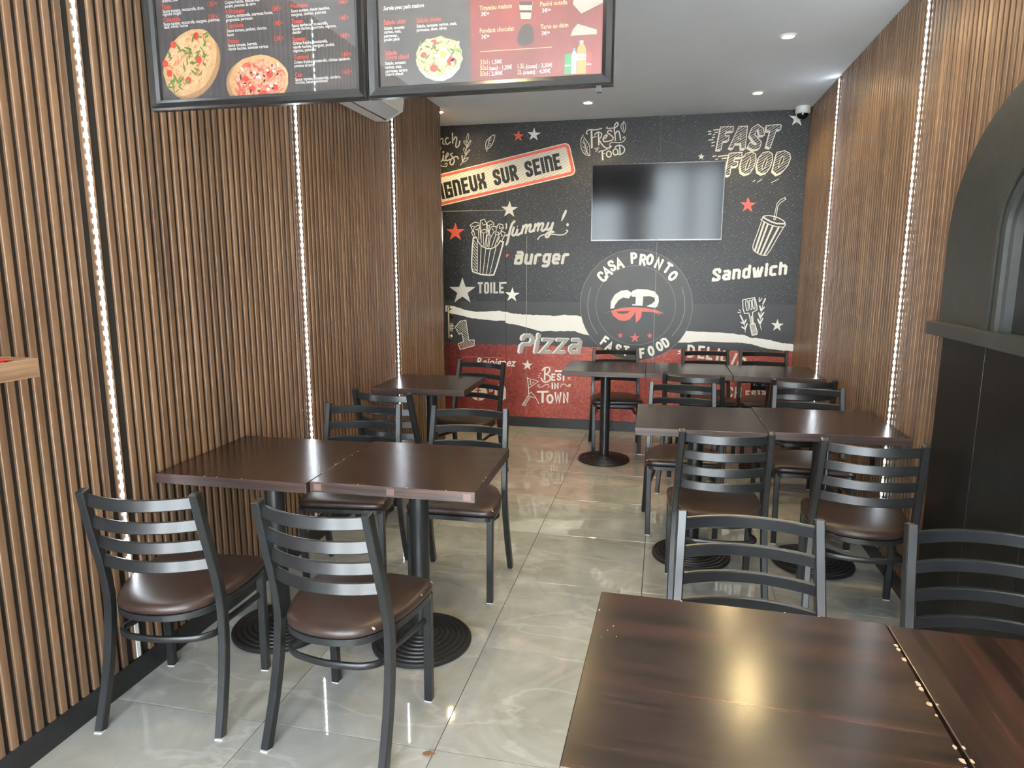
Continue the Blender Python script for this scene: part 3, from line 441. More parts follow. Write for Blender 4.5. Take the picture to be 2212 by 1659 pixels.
('fast_food_lettering_outline','cream',4,[[69,0,1,0,[4155,26586,5170,26580,5172,26195,4602,26181,4545,25852,4877,25857,4843,25453,4364,25416,4286,24752,3893,24784]],[39,0,0,0,[4155,26389,4453,26566]],[39,0,0,0,[4126,26191,4754,26564]],[39,0,0,0,[4098,26000,5043,26562]],[39,0,0,0,[4067,25782,4556,26074]],[39,0,0,0,[4772,26203,5141,26422]],[39,0,0,0,[4038,25586,4521,25874]],[39,0,0,0,[4004,25349,4822,25839]],[39,0,0,0,[3969,25110,4324,25323]],[39,0,0,0,[4527,25445,4829,25626]],[39,0,0,0,[3940,24913,4302,25131]],[39,0,0,0,[4048,24793,4279,24932]],[69,0,1,0,[5630,26560,6305,26568,6207,24758,5874,24788,5834,25195,5392,25193,5211,24793,4909,24915]],[60,0,1,0,[5825,26003,5813,25563,5574,25573]],[39,0,0,0,[5543,26313,5934,26546]],[39,0,0,0,[5422,26035,6275,26546]],[39,0,0,0,[5294,25744,6263,26325]],[39,0,0,0,[5182,25488,5680,25788]],[39,0,0,0,[5852,25891,6252,26132]],[39,0,0,0,[5078,25250,5581,25553]],[39,0,0,0,[5847,25713,6242,25952]],[39,0,0,0,[4967,24998,6232,25761]],[39,0,0,0,[5106,24866,5266,24963]],[39,0,0,0,[5678,25212,6220,25540]],[39,0,0,0,[5871,25145,6210,25350]],[39,0,0,0,[5888,24967,6199,25156]],[39,0,0,0,[5936,24803,6188,24956]],[69,0,1,0,[7686,25797,7565,26332,7102,26676,6635,26373,6481,25817,6814,25364,7078,25131,7047,25090,6927,25054,6579,25280,6381,24914,6866,24632,7355,24758,7474,25261,7120,25637,6904,25864,6995,26101,7155,26245,7187,26169,7267,25749]],[39,0,0,0,[6607,26183,7217,26550]],[39,0,0,0,[6544,25954,7359,26445]],[39,0,0,0,[6574,25750,6917,25958]],[39,0,0,0,[7225,26144,7522,26324]],[39,0,0,0,[6663,25628,6928,25789]],[39,0,0,0,[7255,25987,7567,26176]],[39,0,0,0,[6748,25512,7029,25683]],[39,0,0,0,[7284,25837,7600,26029]],[39,0,0,0,[6534,25159,6624,25214]],[39,0,0,0,[6867,25362,7163,25542]],[39,0,0,0,[6468,24899,6798,25100]],[39,0,0,0,[7014,25232,7294,25402]],[39,0,0,0,[6658,24789,7429,25259]],[39,0,0,0,[6820,24694,7398,25047]],[69,0,1,0,[7755,26543,8865,26586,8942,26493,8908,26187,8587,26164,8190,24760,7839,24883,8087,26130,7800,26106]],[39,0,0,0,[7804,26377,8070,26539]],[39,0,0,0,[7825,26170,8458,26554]],[39,0,0,0,[8080,26145,8772,26566]],[39,0,0,0,[8073,25931,8909,26440]],[39,0,0,0,[8024,25686,8512,25983]],[39,0,0,0,[7978,25452,8442,25735]],[39,0,0,0,[7933,25227,8374,25497]],[39,0,0,0,[7891,25017,8311,25274]],[39,0,0,0,[7957,24870,8247,25048]],[69,0,1,0,[4952,24450,5983,24489,5987,24082,5417,24063,5360,23749,5691,23776,5675,23386,5159,23346,5084,22656,4693,22648]],[39,0,0,0,[4951,24251,5270,24445]],[39,0,0,0,[4924,24061,5573,24456]],[39,0,0,0,[4892,23837,5929,24469]],[39,0,0,0,[4862,23632,5367,23941]],[39,0,0,0,[5607,24087,5955,24300]],[39,0,0,0,[4828,23393,5387,23735]],[39,0,0,0,[4801,23203,5659,23730]],[39,0,0,0,[4765,22957,5111,23170]],[39,0,0,0,[5463,23386,5650,23501]],[39,0,0,0,[4732,22724,5086,22943]],[69,0,1,0,[6734,24500,7055,24323,7136,23877,6989,23253,6721,22815,6323,22696,5979,22911,5878,23398,5993,23989,6301,24385]],[60,0,1,0,[6667,24078,6484,23750,6327,23273,6342,23012,6518,23156,6688,23707]],[39,0,0,0,[6037,24025,6745,24459]],[39,0,0,0,[5976,23765,6935,24354]],[39,0,0,0,[5927,23512,6543,23891]],[39,0,0,0,[6703,23989,7044,24199]],[39,0,0,0,[5930,23310,6413,23607]],[39,0,0,0,[6714,23793,7077,24017]],[39,0,0,0,[5962,23159,6343,23394]],[39,0,0,0,[6680,23602,7105,23864]],[39,0,0,0,[6001,22969,6303,23155]],[39,0,0,0,[6599,23338,7049,23616]],[39,0,0,0,[6119,22861,7000,23407]],[39,0,0,0,[6270,22767,6920,23170]],[69,0,1,0,[8044,24491,8362,24315,8444,23872,8301,23250,8038,22815,7644,22696,7302,22910,7201,23395,7312,23982,7616,24377]],[60,0,1,0,[7979,24071,7799,23745,7646,23270,7662,23011,7835,23153,8002,23702]],[39,0,0,0,[7355,24019,8054,24450]],[39,0,0,0,[7301,23785,8224,24356]],[39,0,0,0,[7259,23566,7900,23962]],[39,0,0,0,[8012,24032,8343,24237]],[39,0,0,0,[7247,23333,7741,23640]],[39,0,0,0,[8025,23816,8380,24037]],[39,0,0,0,[7286,23151,7658,23383]],[39,0,0,0,[7992,23590,8414,23853]],[39,0,0,0,[7321,22983,7621,23170]],[39,0,0,0,[7921,23357,8364,23633]],[39,0,0,0,[7431,22867,7632,22992]],[39,0,0,0,[7693,23031,8315,23419]],[39,0,0,0,[7608,22756,8213,23135]],[69,0,1,0,[8736,24393,9339,24500,9748,24267,9844,23899,9668,23319,9235,22780,8849,22607,8465,22950]],[60,0,1,0,[9152,24068,9337,23989,9253,23625,8922,23158,8985,23597]],[39,0,0,0,[8723,24188,9151,24454]],[39,0,0,0,[8678,23946,9430,24414]],[39,0,0,0,[8638,23732,9115,24029]],[39,0,0,0,[9197,24080,9588,24324]],[39,0,0,0,[8600,23527,9033,23798]],[39,0,0,0,[9366,24006,9724,24230]],[39,0,0,0,[8557,23300,8951,23547]],[39,0,0,0,[9312,23773,9769,24058]],[39,0,0,0,[8511,23054,8917,23308]],[39,0,0,0,[9147,23453,9812,23869]],[39,0,0,0,[8563,22907,9745,23649]],[39,0,0,0,[8706,22780,9664,23383]],[39,0,0,0,[8853,22648,9384,22983]],[95,0,0,0,[3611,26351,3999,26390]],[95,0,0,0,[3186,26257,3372,26276]],[95,0,0,0,[3197,26035,3401,26064]],[95,0,0,0,[3713,26151,3917,26172]],[95,0,0,0,[3592,25971,3703,25996]],[95,0,0,0,[3528,25763,3695,25782]],[95,0,0,0,[3239,25563,3574,25587]],[95,0,0,0,[3511,25337,3732,25395]],[95,0,0,0,[3505,25077,3690,25115]],[95,0,0,0,[4090,24219,4812,24288]],[95,0,0,0,[3640,24234,3900,24274]],[95,0,0,0,[4398,24022,4731,24067]],[95,0,0,0,[3877,23983,4044,24008]],[52,0,0,0,[8454,21969,8998,22251]],[52,0,0,0,[7336,22034,7688,22267]],[52,0,0,0,[6984,22081,7142,22207]]],[]),
('yummy_lettering','lightgrey',2,[[208,1,0,0,[-13529,19127,-13758,18872,-13967,18236,-14178,17315,-14296,17055]],[142,1,0,0,[-14312,17859,-14136,17957,-13946,17996]],[117,1,0,0,[-14303,18919,-14261,18719,-14320,18480]],[200,1,0,0,[-13591,18571,-13737,17994,-13581,17864,-13339,18109,-13194,18626,-13330,17990,-13130,17940,-12880,18145]],[192,1,0,0,[-12707,18719,-12838,18044]],[192,1,0,0,[-12797,18363,-12508,18757,-12362,18715,-12484,18081]],[192,1,0,0,[-12424,18458,-12135,18803,-12002,18750,-12132,18276,-11966,18175,-11752,18371]],[192,1,0,0,[-11578,18863,-11710,18243]],[192,1,0,0,[-11658,18528,-11352,18880,-11248,18832,-11368,18279]],[192,1,0,0,[-11308,18603,-11023,18915,-10850,18834,-11018,18343,-10812,18273,-10568,18496]],[192,1,0,0,[-10388,18939,-10560,18456,-10403,18336,-10119,18589,-9992,18921]],[192,1,0,0,[-9960,18941,-10156,18195,-10397,17723,-10602,17717,-10563,17954,-10237,18149,-9910,18133]],[108,1,0,0,[-11362,17493,-11137,17769,-10727,17924,-10112,17950,-9377,17872,-8891,17946,-8631,18210,-8754,18290]]],[[[-8718,20016,-8780,20087,-8900,20019,-9096,19633,-9239,19107,-9170,19067,-8952,19396,-8755,19783]],[[-8527,18765,-8537,18701,-8567,18649,-8612,18621,-8663,18622,-8708,18651,-8741,18703,-8753,18768,-8742,18832,-8712,18884,-8667,18912,-8617,18911,-8571,18882,-8539,18830]]]),
('burger_lettering','lightgrey',2,[[275,0,0,0,[-13439,15354,-13376,15711,-13254,15850,-12923,15852,-12843,15754,-12895,15457,-13010,15357,-13263,15355]],[275,0,0,0,[-12923,15852,-12828,15951,-12776,16247,-12856,16345,-13186,16344]],[275,0,0,0,[-13320,16028,-13028,16029]],[275,0,0,0,[-12374,16111,-12487,15460,-12407,15362,-12019,15365,-11891,16114]],[275,0,0,0,[-11614,15368,-11509,15978,-11351,16116,-11102,16118]],[275,0,0,0,[-10479,15494,-10690,15492,-10785,15610,-10719,16002,-10585,16120,-10222,16122,-10365,15259,-10503,15121,-10848,15118]],[275,0,0,0,[-9507,15384,-9830,15381,-9925,15498,-9841,16007,-9708,16125,-9461,16126,-9366,16009,-9411,15736,-9696,15734]],[275,0,0,0,[-9070,15387,-8972,15992,-8818,16129,-8572,16130]]],[]),
('sandwich_lettering','white',2,[[250,0,0,0,[4686,14612,4692,14735,4607,14814,4320,14786,4226,14689,4218,14531,4665,14191,4658,14033,4564,13935,4186,13897,4193,14020]],[250,0,0,0,[5114,14655,5399,14683,5501,14589,5476,14028,5137,13994,5034,14088,5042,14246,5135,14343,5349,14364]],[250,0,0,0,[5849,14066,5879,14731,6215,14764,6317,14670,6292,14111]],[250,0,0,0,[7043,14846,6797,14822,6687,14707,6668,14254,6769,14160,7104,14194,7141,15106]],[250,0,0,0,[7499,14891,7595,14244,7683,14253,7820,14871,7910,14276,7997,14285,8144,14955]],[250,0,0,0,[8485,14335,8507,14940]],[250,0,0,0,[8515,15138,8519,15250]],[250,0,0,0,[9270,15067,8977,15038,8869,14924,8853,14475,8954,14382,9213,14409]],[250,0,0,0,[9610,14449,9640,15351]],[250,0,0,0,[9632,15103,9958,15135,10058,15042,10040,14493]]],[]),
('pizza_lettering_edge','white',2,[[394,0,0,0,[-13056,7172,-12959,7690,-12757,7875,-12190,7884,-11956,8068,-11873,8521,-12039,8699,-12604,8692,-12799,8539,-12828,8387]],[394,0,0,0,[-11569,7199,-11376,8257]],[394,0,0,0,[-11312,8603,-11277,8799]],[394,0,0,0,[-10814,8355,-9992,8367,-10989,7209,-10196,7224]],[394,0,0,0,[-9453,8374,-8639,8386,-9621,7234,-8836,7248]],[394,0,0,0,[-8007,8395,-7490,8402,-7327,8226,-7489,7272,-8104,7261,-8268,7438,-8222,7707,-8034,7859,-7646,7865]]],[]),
('pizza_lettering_face','midgrey',3,[[337,0,0,0,[-12874,7159,-12778,7668,-12580,7850,-12026,7858,-11798,8039,-11714,8484,-11875,8660,-12428,8653,-12619,8503,-12647,8354]],[337,0,0,0,[-11423,7183,-11230,8224]],[337,0,0,0,[-11167,8564,-11131,8756]],[337,0,0,0,[-10681,8320,-9878,8330,-10856,7193,-10082,7206]],[337,0,0,0,[-9351,8336,-8555,8347,-9520,7215,-8753,7227]],[337,0,0,0,[-7938,8354,-7433,8361,-7275,8188,-7436,7249,-8037,7239,-8197,7413,-8151,7678,-7967,7827,-7587,7833]]],[]),
('cup_drawing','cream',2,[[80,0,0,0,[7941,19147,8028,19259,8368,19301,8808,19231,9189,19097,9606,18867,9740,18705]],[124,0,0,0,[7970,19179,8263,18982,8649,18784,9094,18634,9746,18609]],[73,0,0,0,[7945,19083,7810,18973,8152,18759,8603,18528,9079,18377,9641,18322,9785,18480,9744,18641]],[73,0,0,0,[7880,18859,7634,17990,7370,17115,7282,16724,7345,16463,7611,16232,8002,16034,8415,15984,8732,16456,9283,17618,9643,18290]],[58,0,0,0,[8842,18942,8980,18972,9095,20087,9266,20306,9677,20615,9607,20743,9249,20560,9006,20264,8824,18974]],[153,0,0,1,[8091,18727,7475,16396]],[153,0,0,1,[8381,18579,7691,16232]],[153,0,0,1,[8781,18413,7951,16100]],[153,0,0,1,[9255,18294,8239,16034]]],[]),
('spatula_drawing','white',2,[[74,0,0,0,[6718,12209,7218,12339,7690,12422,7907,11755,7944,11381,7585,11158,7699,10218]],[74,0,0,0,[6718,12209,6791,11428,6932,11054,7290,11090,7538,10152]],[74,0,0,0,[7500,10812,7578,10499,7626,10185]],[61,1,1,0,[6966,12056,7051,12135,7145,12058,7225,11434,7157,11324,7062,11416]],[61,1,1,0,[7252,12121,7337,12200,7430,12123,7511,11500,7443,11390,7348,11483]],[61,1,1,0,[7510,12187,7595,12265,7688,12189,7770,11566,7702,11456,7607,11549]],[74,0,1,0,[7437,10087,7820,10204,8070,9501,8055,9248,7671,9160]],[41,0,0,0,[7469,9962,7554,10123]],[41,0,0,0,[7504,9824,7681,10162]],[41,0,0,0,[7531,9717,7780,10192]],[41,0,0,0,[7564,9586,7847,10127]],[41,0,0,0,[7599,9447,7891,10004]],[41,0,0,0,[7626,9338,7925,9909]],[41,0,0,0,[7656,9221,7962,9806]],[41,0,0,0,[7721,9172,7998,9703]],[41,0,0,0,[7832,9197,8038,9591]],[41,0,0,0,[7940,9222,8068,9467]],[47,1,0,0,[6628,10860,6883,10329,7048,9796,7079,9417]],[47,1,0,0,[8567,12353,8359,11636,8264,10761,8271,10134,8404,9665]],[115,0,0,0,[6596,10891,6883,10329]],[115,0,0,0,[7084,10490,6939,10141]],[115,0,0,0,[6691,10263,6952,10173]],[115,0,0,0,[7194,10146,7065,9764]],[115,0,0,0,[6788,9870,7054,9701]],[115,0,0,0,[8567,12353,8402,11917]],[115,0,0,0,[8147,11712,8274,11324]],[115,0,0,0,[8509,11607,8304,11324]],[115,0,0,0,[8094,11103,8238,10698]],[115,0,0,0,[8493,11140,8267,10699]],[115,0,0,0,[8052,10570,8238,10196]],[115,0,0,0,[8449,10639,8282,10197]],[61,0,0,0,[6463,11392,6607,11237]],[61,0,0,0,[6372,11140,6615,11096]],[61,0,0,0,[8075,12425,8063,12130]],[61,0,0,0,[8286,12366,8111,12069]]],[]),
('best_in_town_lettering','white',2,[[156,1,0,0,[-10585,5636,-10599,4569]],[133,1,0,0,[-10822,5461,-10633,5694,-10276,5757,-10123,5572,-10231,5290,-10488,5122]],[133,1,0,0,[-10488,5122,-10128,4936,-10073,4620,-10382,4377,-10741,4416,-10944,4728]],[133,0,0,0,[-9630,5139,-9892,5123,-9906,4566,-9643,4582]],[133,0,0,0,[-9899,4845,-9686,4858]],[133,0,0,0,[-9084,5060,-9120,5147,-9225,5163,-9338,5123,-9371,5021,-9336,4934,-9126,4847,-9091,4755,-9131,4647,-9244,4607,-9349,4628,-9378,4710]],[164,0,0,0,[-9579,5431,-8888,5439]],[164,0,0,0,[-8809,5379,-8810,4607]],[133,0,0,0,[-9865,3758,-9871,4257]],[133,0,0,0,[-9617,3773,-9622,4272,-9321,3791,-9327,4289]],[195,0,0,0,[-11246,3393,-10312,3431]],[227,0,0,0,[-10780,3372,-10784,2433]],[188,0,1,0,[-9822,2781,-9836,2654,-9880,2541,-9947,2455,-10030,2408,-10119,2404,-10203,2444,-10272,2524,-10317,2633,-10334,2759,-10320,2887,-10276,3000,-10209,3085,-10126,3132,-10037,3136,-9954,3096,-9885,3016,-9839,2907]],[180,0,0,0,[-9574,3361,-9449,2464,-9315,3192,-9163,2477,-9060,3382]],[180,0,0,0,[-8749,2495,-8761,3395,-8393,2511,-8406,3409]],[63,1,0,0,[-11079,4043,-11179,4079,-11251,3976,-11097,3841,-10857,3871,-10459,4126,-10239,4095,-10169,3858]],[63,1,0,0,[-9085,3948,-8990,4175,-8714,4233,-8435,4037,-8219,4053,-8162,4206,-8300,4209,-8318,4109]],[55,0,0,0,[-11127,5160,-10947,5106]],[55,0,0,0,[-11234,4957,-11066,4943]],[55,0,0,0,[-11244,4757,-11105,4842]],[55,0,0,0,[-8408,4879,-8153,4848]],[55,0,0,0,[-8387,4780,-8189,4649]],[78,0,0,0,[-12250,4741,-12177,4020,-12121,3176]],[63,0,0,0,[-12229,4653,-11142,4421,-12123,3733]],[70,0,0,0,[-12026,4368,-11946,4451,-11952,4069]],[47,0,0,0,[-12004,4067,-11863,4093]],[39,0,0,0,[-11804,4276,-11803,4195,-11723,4299,-11723,4199]],[39,0,0,0,[-11670,4201,-11663,4301,-11603,4303]],[59,0,0,0,[-12766,2053,-12100,3096,-11899,3347,-11493,2919,-11125,2248]],[51,0,0,0,[-12160,2891,-11978,2980,-11856,2823,-11694,2871,-11532,2776,-11452,2881]],[51,0,0,0,[-12766,2053,-12440,2006,-12379,2111]],[43,0,0,0,[-12685,2117,-12387,2102]],[43,0,0,0,[-12612,2210,-12335,2186]],[43,0,0,0,[-12539,2303,-12282,2270]],[43,0,0,0,[-12466,2396,-12230,2353]],[43,0,0,0,[-12393,2488,-12178,2437]],[43,0,0,0,[-12320,2580,-12125,2520]],[43,0,0,0,[-12248,2673,-12073,2603]],[43,0,0,0,[-12175,2765,-12021,2687]],[43,0,0,0,[-12103,2857,-11969,2770]]],[]),
('delicious_lettering','white',2,[[205,0,0,0,[2363,7158,2370,8119,2610,8112,2794,7963,2847,7626,2790,7292,2604,7152,2363,7158]],[205,0,0,0,[3698,8028,3312,8053,3276,7097,3663,7073]],[205,0,0,0,[3294,7576,3607,7556]],[205,0,0,0,[4065,7986,3983,7036,4348,6993]],[205,0,0,0,[4830,6923,4972,7861]],[205,0,0,0,[5790,7450,5777,7621,5623,7718,5438,7696,5334,7511,5241,7146,5242,6928,5390,6804,5568,6799,5661,6938]],[205,0,0,0,[6123,6601,6457,7474]],[205,0,0,0,[7126,7104,7028,7118,6914,7068,6802,6958,6708,6808,6647,6638,6629,6476,6655,6345,6723,6267,6822,6252,6936,6303,7049,6413,7142,6564,7202,6734,7221,6895,7194,7025,7126,7104]],[205,0,0,0,[7689,6741,7275,6066,7313,5881,7465,5773,7638,5809,8051,6485]],[205,0,0,0,[8556,5761,8602,5914,8506,6047,8347,6114,8212,6014,8165,5861,8303,5521,8251,5360,8103,5258,7944,5325,7852,5466,7901,5606]],[156,0,0,0,[6301,4282,6266,4422,6127,4478,5979,4430,5919,4259,5894,3939,5925,3759,6064,3679,6210,3704,6266,3835]],[156,0,0,0,[6548,3594,6558,4490]],[156,0,0,0,[6969,3581,6978,4475]],[156,0,0,0,[6553,4043,6973,4028]],[156,0,0,0,[7693,4219,7472,4201,7523,3639,7743,3657]],[156,0,0,0,[7497,3920,7676,3934]],[156,0,0,0,[8209,4155,8167,4241,8076,4253,7986,4209,7972,4105,8015,4019,8205,3939,8248,3848,8230,3738,8140,3693,8048,3710,8011,3791]],[156,0,0,0,[8382,4345,8618,4381]],[156,0,0,0,[8500,4363,8581,3854]],[156,0,0,0,[9005,4390,8961,4466,8878,4470,8799,4424,8793,4328,8837,4253,9014,4193,9059,4112,9049,4011,8970,3964,8886,3974,8848,4045]],[68,0,0,0,[1823,7447,1859,7683]],[68,0,0,0,[1675,7725,1588,7629]],[68,0,0,0,[1453,7601,1683,7537]],[68,0,0,0,[1440,7365,1643,7418]]],[]),
('printed_star','white',2,[],[[[-11734,27205,-11615,26786,-11158,26740,-11541,26523,-11424,26102,-11781,26388,-12168,26173,-12003,26568,-12359,26856,-11900,26813]]]),
('printed_star','white',2,[],[[[-13698,13172,-13562,12674,-13031,12646,-13478,12362,-13345,11862,-13759,12186,-14211,11903,-14017,12389,-14429,12716,-13895,12691]]]),
('printed_star','white',2,[],[[[-12228,6431,-12128,6068,-11747,6056,-12067,5840,-11970,5475,-12268,5706,-12592,5491,-12454,5851,-12751,6084,-12367,6074]]]),
('printed_star','white',2,[],[[[10132,27610,10279,27155,10739,27105,10371,26871,10516,26414,10140,26725,9767,26491,9905,26920,9530,27233,9992,27186]]]),
('printed_star','white',2,[],[[[2697,24541,2761,24335,2973,24315,2800,24207,2862,24001,2692,24140,2518,24033,2586,24227,2416,24367,2628,24348]]]),
('printed_star','white',2,[],[[[9676,10630,9800,10233,10190,10214,9877,9985,10000,9586,9681,9842,9365,9613,9483,10002,9165,10260,9557,10244]]]),
('printed_star','coral',2,[],[[[-13146,27072,-13037,26701,-12631,26665,-12970,26470,-12864,26098,-13183,26348,-13526,26154,-13382,26505,-13700,26757,-13292,26723]]]),
('printed_star','coral',2,[],[[[6684,20881,6843,20393,7337,20357,6941,20088,7097,19597,6692,19920,6291,19652,6440,20122,6037,20448,6534,20415]]]),
('printed_star','lightgrey',2,[],[[[-13975,20952,-13807,20411,-13216,20382,-13703,20073,-13538,19530,-14009,19880,-14501,19572,-14302,20100,-14771,20454,-14177,20429]]]),
('printed_star','coral',2,[],[[[-14335,16186,-13988,16145,-14335,15862]]]),
('printed_star','rust',2,[],[[[-6405,3254,-6348,3092,-6179,3099,-6314,2991,-6259,2829,-6398,2924,-6533,2817,-6485,2984,-6624,3080,-6454,3088]]]),
('D_printed_star','coral',2,[],[[[-19158,19100,-18952,18489,-18269,18479,-18825,18107,-18624,17493,-19175,17874,-19739,17502,-19519,18114,-20069,18500,-19381,18494]]]),
('D_printed_star','lightgrey',2,[],[[[-18537,14061,-18239,13171,-17254,13174,-18054,12613,-17762,11717,-18559,12262,-19373,11699,-19056,12605,-19852,13157,-18857,13167]]]),
('D_toilet_lettering','lightgrey',2,[[182,0,0,1,[-16964,13516,-16632,13521]],[182,0,0,1,[-16798,13519,-16804,12647]],[182,0,0,1,[-16274,12655,-16340,12741,-16336,13438,-16269,13525,-16098,13528,-16032,13442,-16036,12746,-16103,12658,-16274,12655]],[182,0,0,1,[-15740,12664,-15736,13532]],[182,0,0,1,[-15440,13536,-15443,12669,-15181,12673]],[182,0,0,1,[-14609,13547,-14884,13544,-14886,12678,-14611,12682]],[182,0,0,1,[-14885,13111,-14662,13114]],[164,0,0,1,[-14469,13566,-14348,13567]]],[]),
('D_toilet_lettering_dots','black',3,[[36,0,0,1,[-16812,13526,-16793,13526]],[36,0,0,1,[-16813,13407,-16794,13407]],[36,0,0,1,[-16813,13288,-16795,13288]],[36,0,0,1,[-16814,13169,-16795,13169]],[36,0,0,1,[-16815,13050,-16796,13050]],[36,0,0,1,[-16816,12931,-16797,12931]],[36,0,0,1,[-16817,12811,-16798,12812]],[36,0,0,1,[-16818,12692,-16799,12692]],[36,0,0,1,[-16819,12572,-16800,12573]],[36,0,0,1,[-16263,13484,-16244,13484]],[36,0,0,1,[-16264,13382,-16245,13382]],[36,0,0,1,[-16264,13280,-16245,13280]],[36,0,0,1,[-16265,13178,-16246,13179]],[36,0,0,1,[-16265,13076,-16247,13077]],[36,0,0,1,[-16266,12974,-16247,12975]],[36,0,0,1,[-16267,12872,-16248,12873]],[36,0,0,1,[-16267,12770,-16248,12770]],[36,0,0,1,[-16268,12668,-16249,12668]],[36,0,0,1,[-16055,13485,-16036,13485]],[36,0,0,1,[-16056,13383,-16037,13384]],[36,0,0,1,[-16056,13282,-16038,13282]],[36,0,0,1,[-16057,13180,-16038,13180]],[36,0,0,1,[-16058,13078,-16039,13078]],[36,0,0,1,[-16058,12976,-16039,12976]],[36,0,0,1,[-16059,12874,-16040,12874]],[36,0,0,1,[-16059,12772,-16040,12772]],[36,0,0,1,[-16060,12670,-16041,12670]],[36,0,0,1,[-15650,13578,-15631,13578]],[36,0,0,1,[-15650,13454,-15632,13454]],[36,0,0,1,[-15651,13329,-15632,13329]],[36,0,0,1,[-15651,13205,-15633,13205]],[36,0,0,1,[-15652,13081,-15633,13081]],[36,0,0,1,[-15652,12956,-15634,12956]],[36,0,0,1,[-15653,12832,-15634,12832]],[36,0,0,1,[-15654,12707,-15635,12707]],[36,0,0,1,[-15654,12583,-15635,12583]],[36,0,0,1,[-15349,13579,-15330,13579]],[36,0,0,1,[-15350,13461,-15331,13461]],[36,0,0,1,[-15350,13342,-15331,13343]],[36,0,0,1,[-15350,13224,-15332,13224]],[36,0,0,1,[-15351,13105,-15332,13106]],[36,0,0,1,[-15351,12987,-15332,12987]],[36,0,0,1,[-15352,12868,-15333,12868]],[36,0,0,1,[-15352,12749,-15333,12749]],[36,0,0,1,[-15352,12630,-15334,12631]],[36,0,0,1,[-14852,13582,-14834,13582]],[36,0,0,1,[-14853,13458,-14834,13458]],[36,0,0,1,[-14853,13334,-14834,13334]],[36,0,0,1,[-14853,13210,-14834,13210]],[36,0,0,1,[-14853,13086,-14835,13086]],[36,0,0,1,[-14854,12962,-14835,12962]],[36,0,0,1,[-14854,12838,-14835,12838]],[36,0,0,1,[-14854,12714,-14836,12714]],[36,0,0,1,[-14855,12589,-14836,12590]]],[]),
('D_number_one_drawing','cream',2,[[73,0,1,0,[-18823,9926,-18240,10029,-18061,8730,-17970,8124,-17438,8183,-17443,7622,-18857,7209,-19046,7769,-18507,7971,-18642,8811,-18936,8664,-19317,9358]],[46,0,0,0,[-18465,9990,-18210,9809]],[46,0,0,0,[-18709,9946,-18177,9570]],[46,0,0,0,[-18860,9884,-18151,9382]],[46,0,0,0,[-18953,9776,-18125,9191]],[46,0,0,0,[-19048,9667,-18097,8994]],[46,0,0,0,[-19144,9557,-18070,8798]],[46,0,0,0,[-19238,9449,-18042,8604]],[46,0,0,0,[-19243,9223,-18652,8806]],[46,0,0,0,[-18640,8797,-18004,8348]],[46,0,0,0,[-17725,8151,-17440,7950]],[46,0,0,0,[-19044,8860,-18836,8714]],[46,0,0,0,[-18600,8547,-17442,7729]],[46,0,0,0,[-18568,8348,-17510,7602]],[46,0,0,0,[-18531,8121,-17711,7543]],[46,0,0,0,[-18559,7951,-17902,7488]],[46,0,0,0,[-18735,7885,-18092,7432]],[46,0,0,0,[-18914,7818,-18286,7376]],[46,0,0,0,[-19015,7679,-18497,7314]],[46,0,0,0,[-18924,7407,-18705,7253]],[82,0,0,0,[-19820,9675,-19831,8973]],[82,0,0,0,[-19624,9726,-19635,8958]],[82,0,0,0,[-19980,9438,-19461,9495]],[82,0,0,0,[-19984,9176,-19465,9243]]],[]),
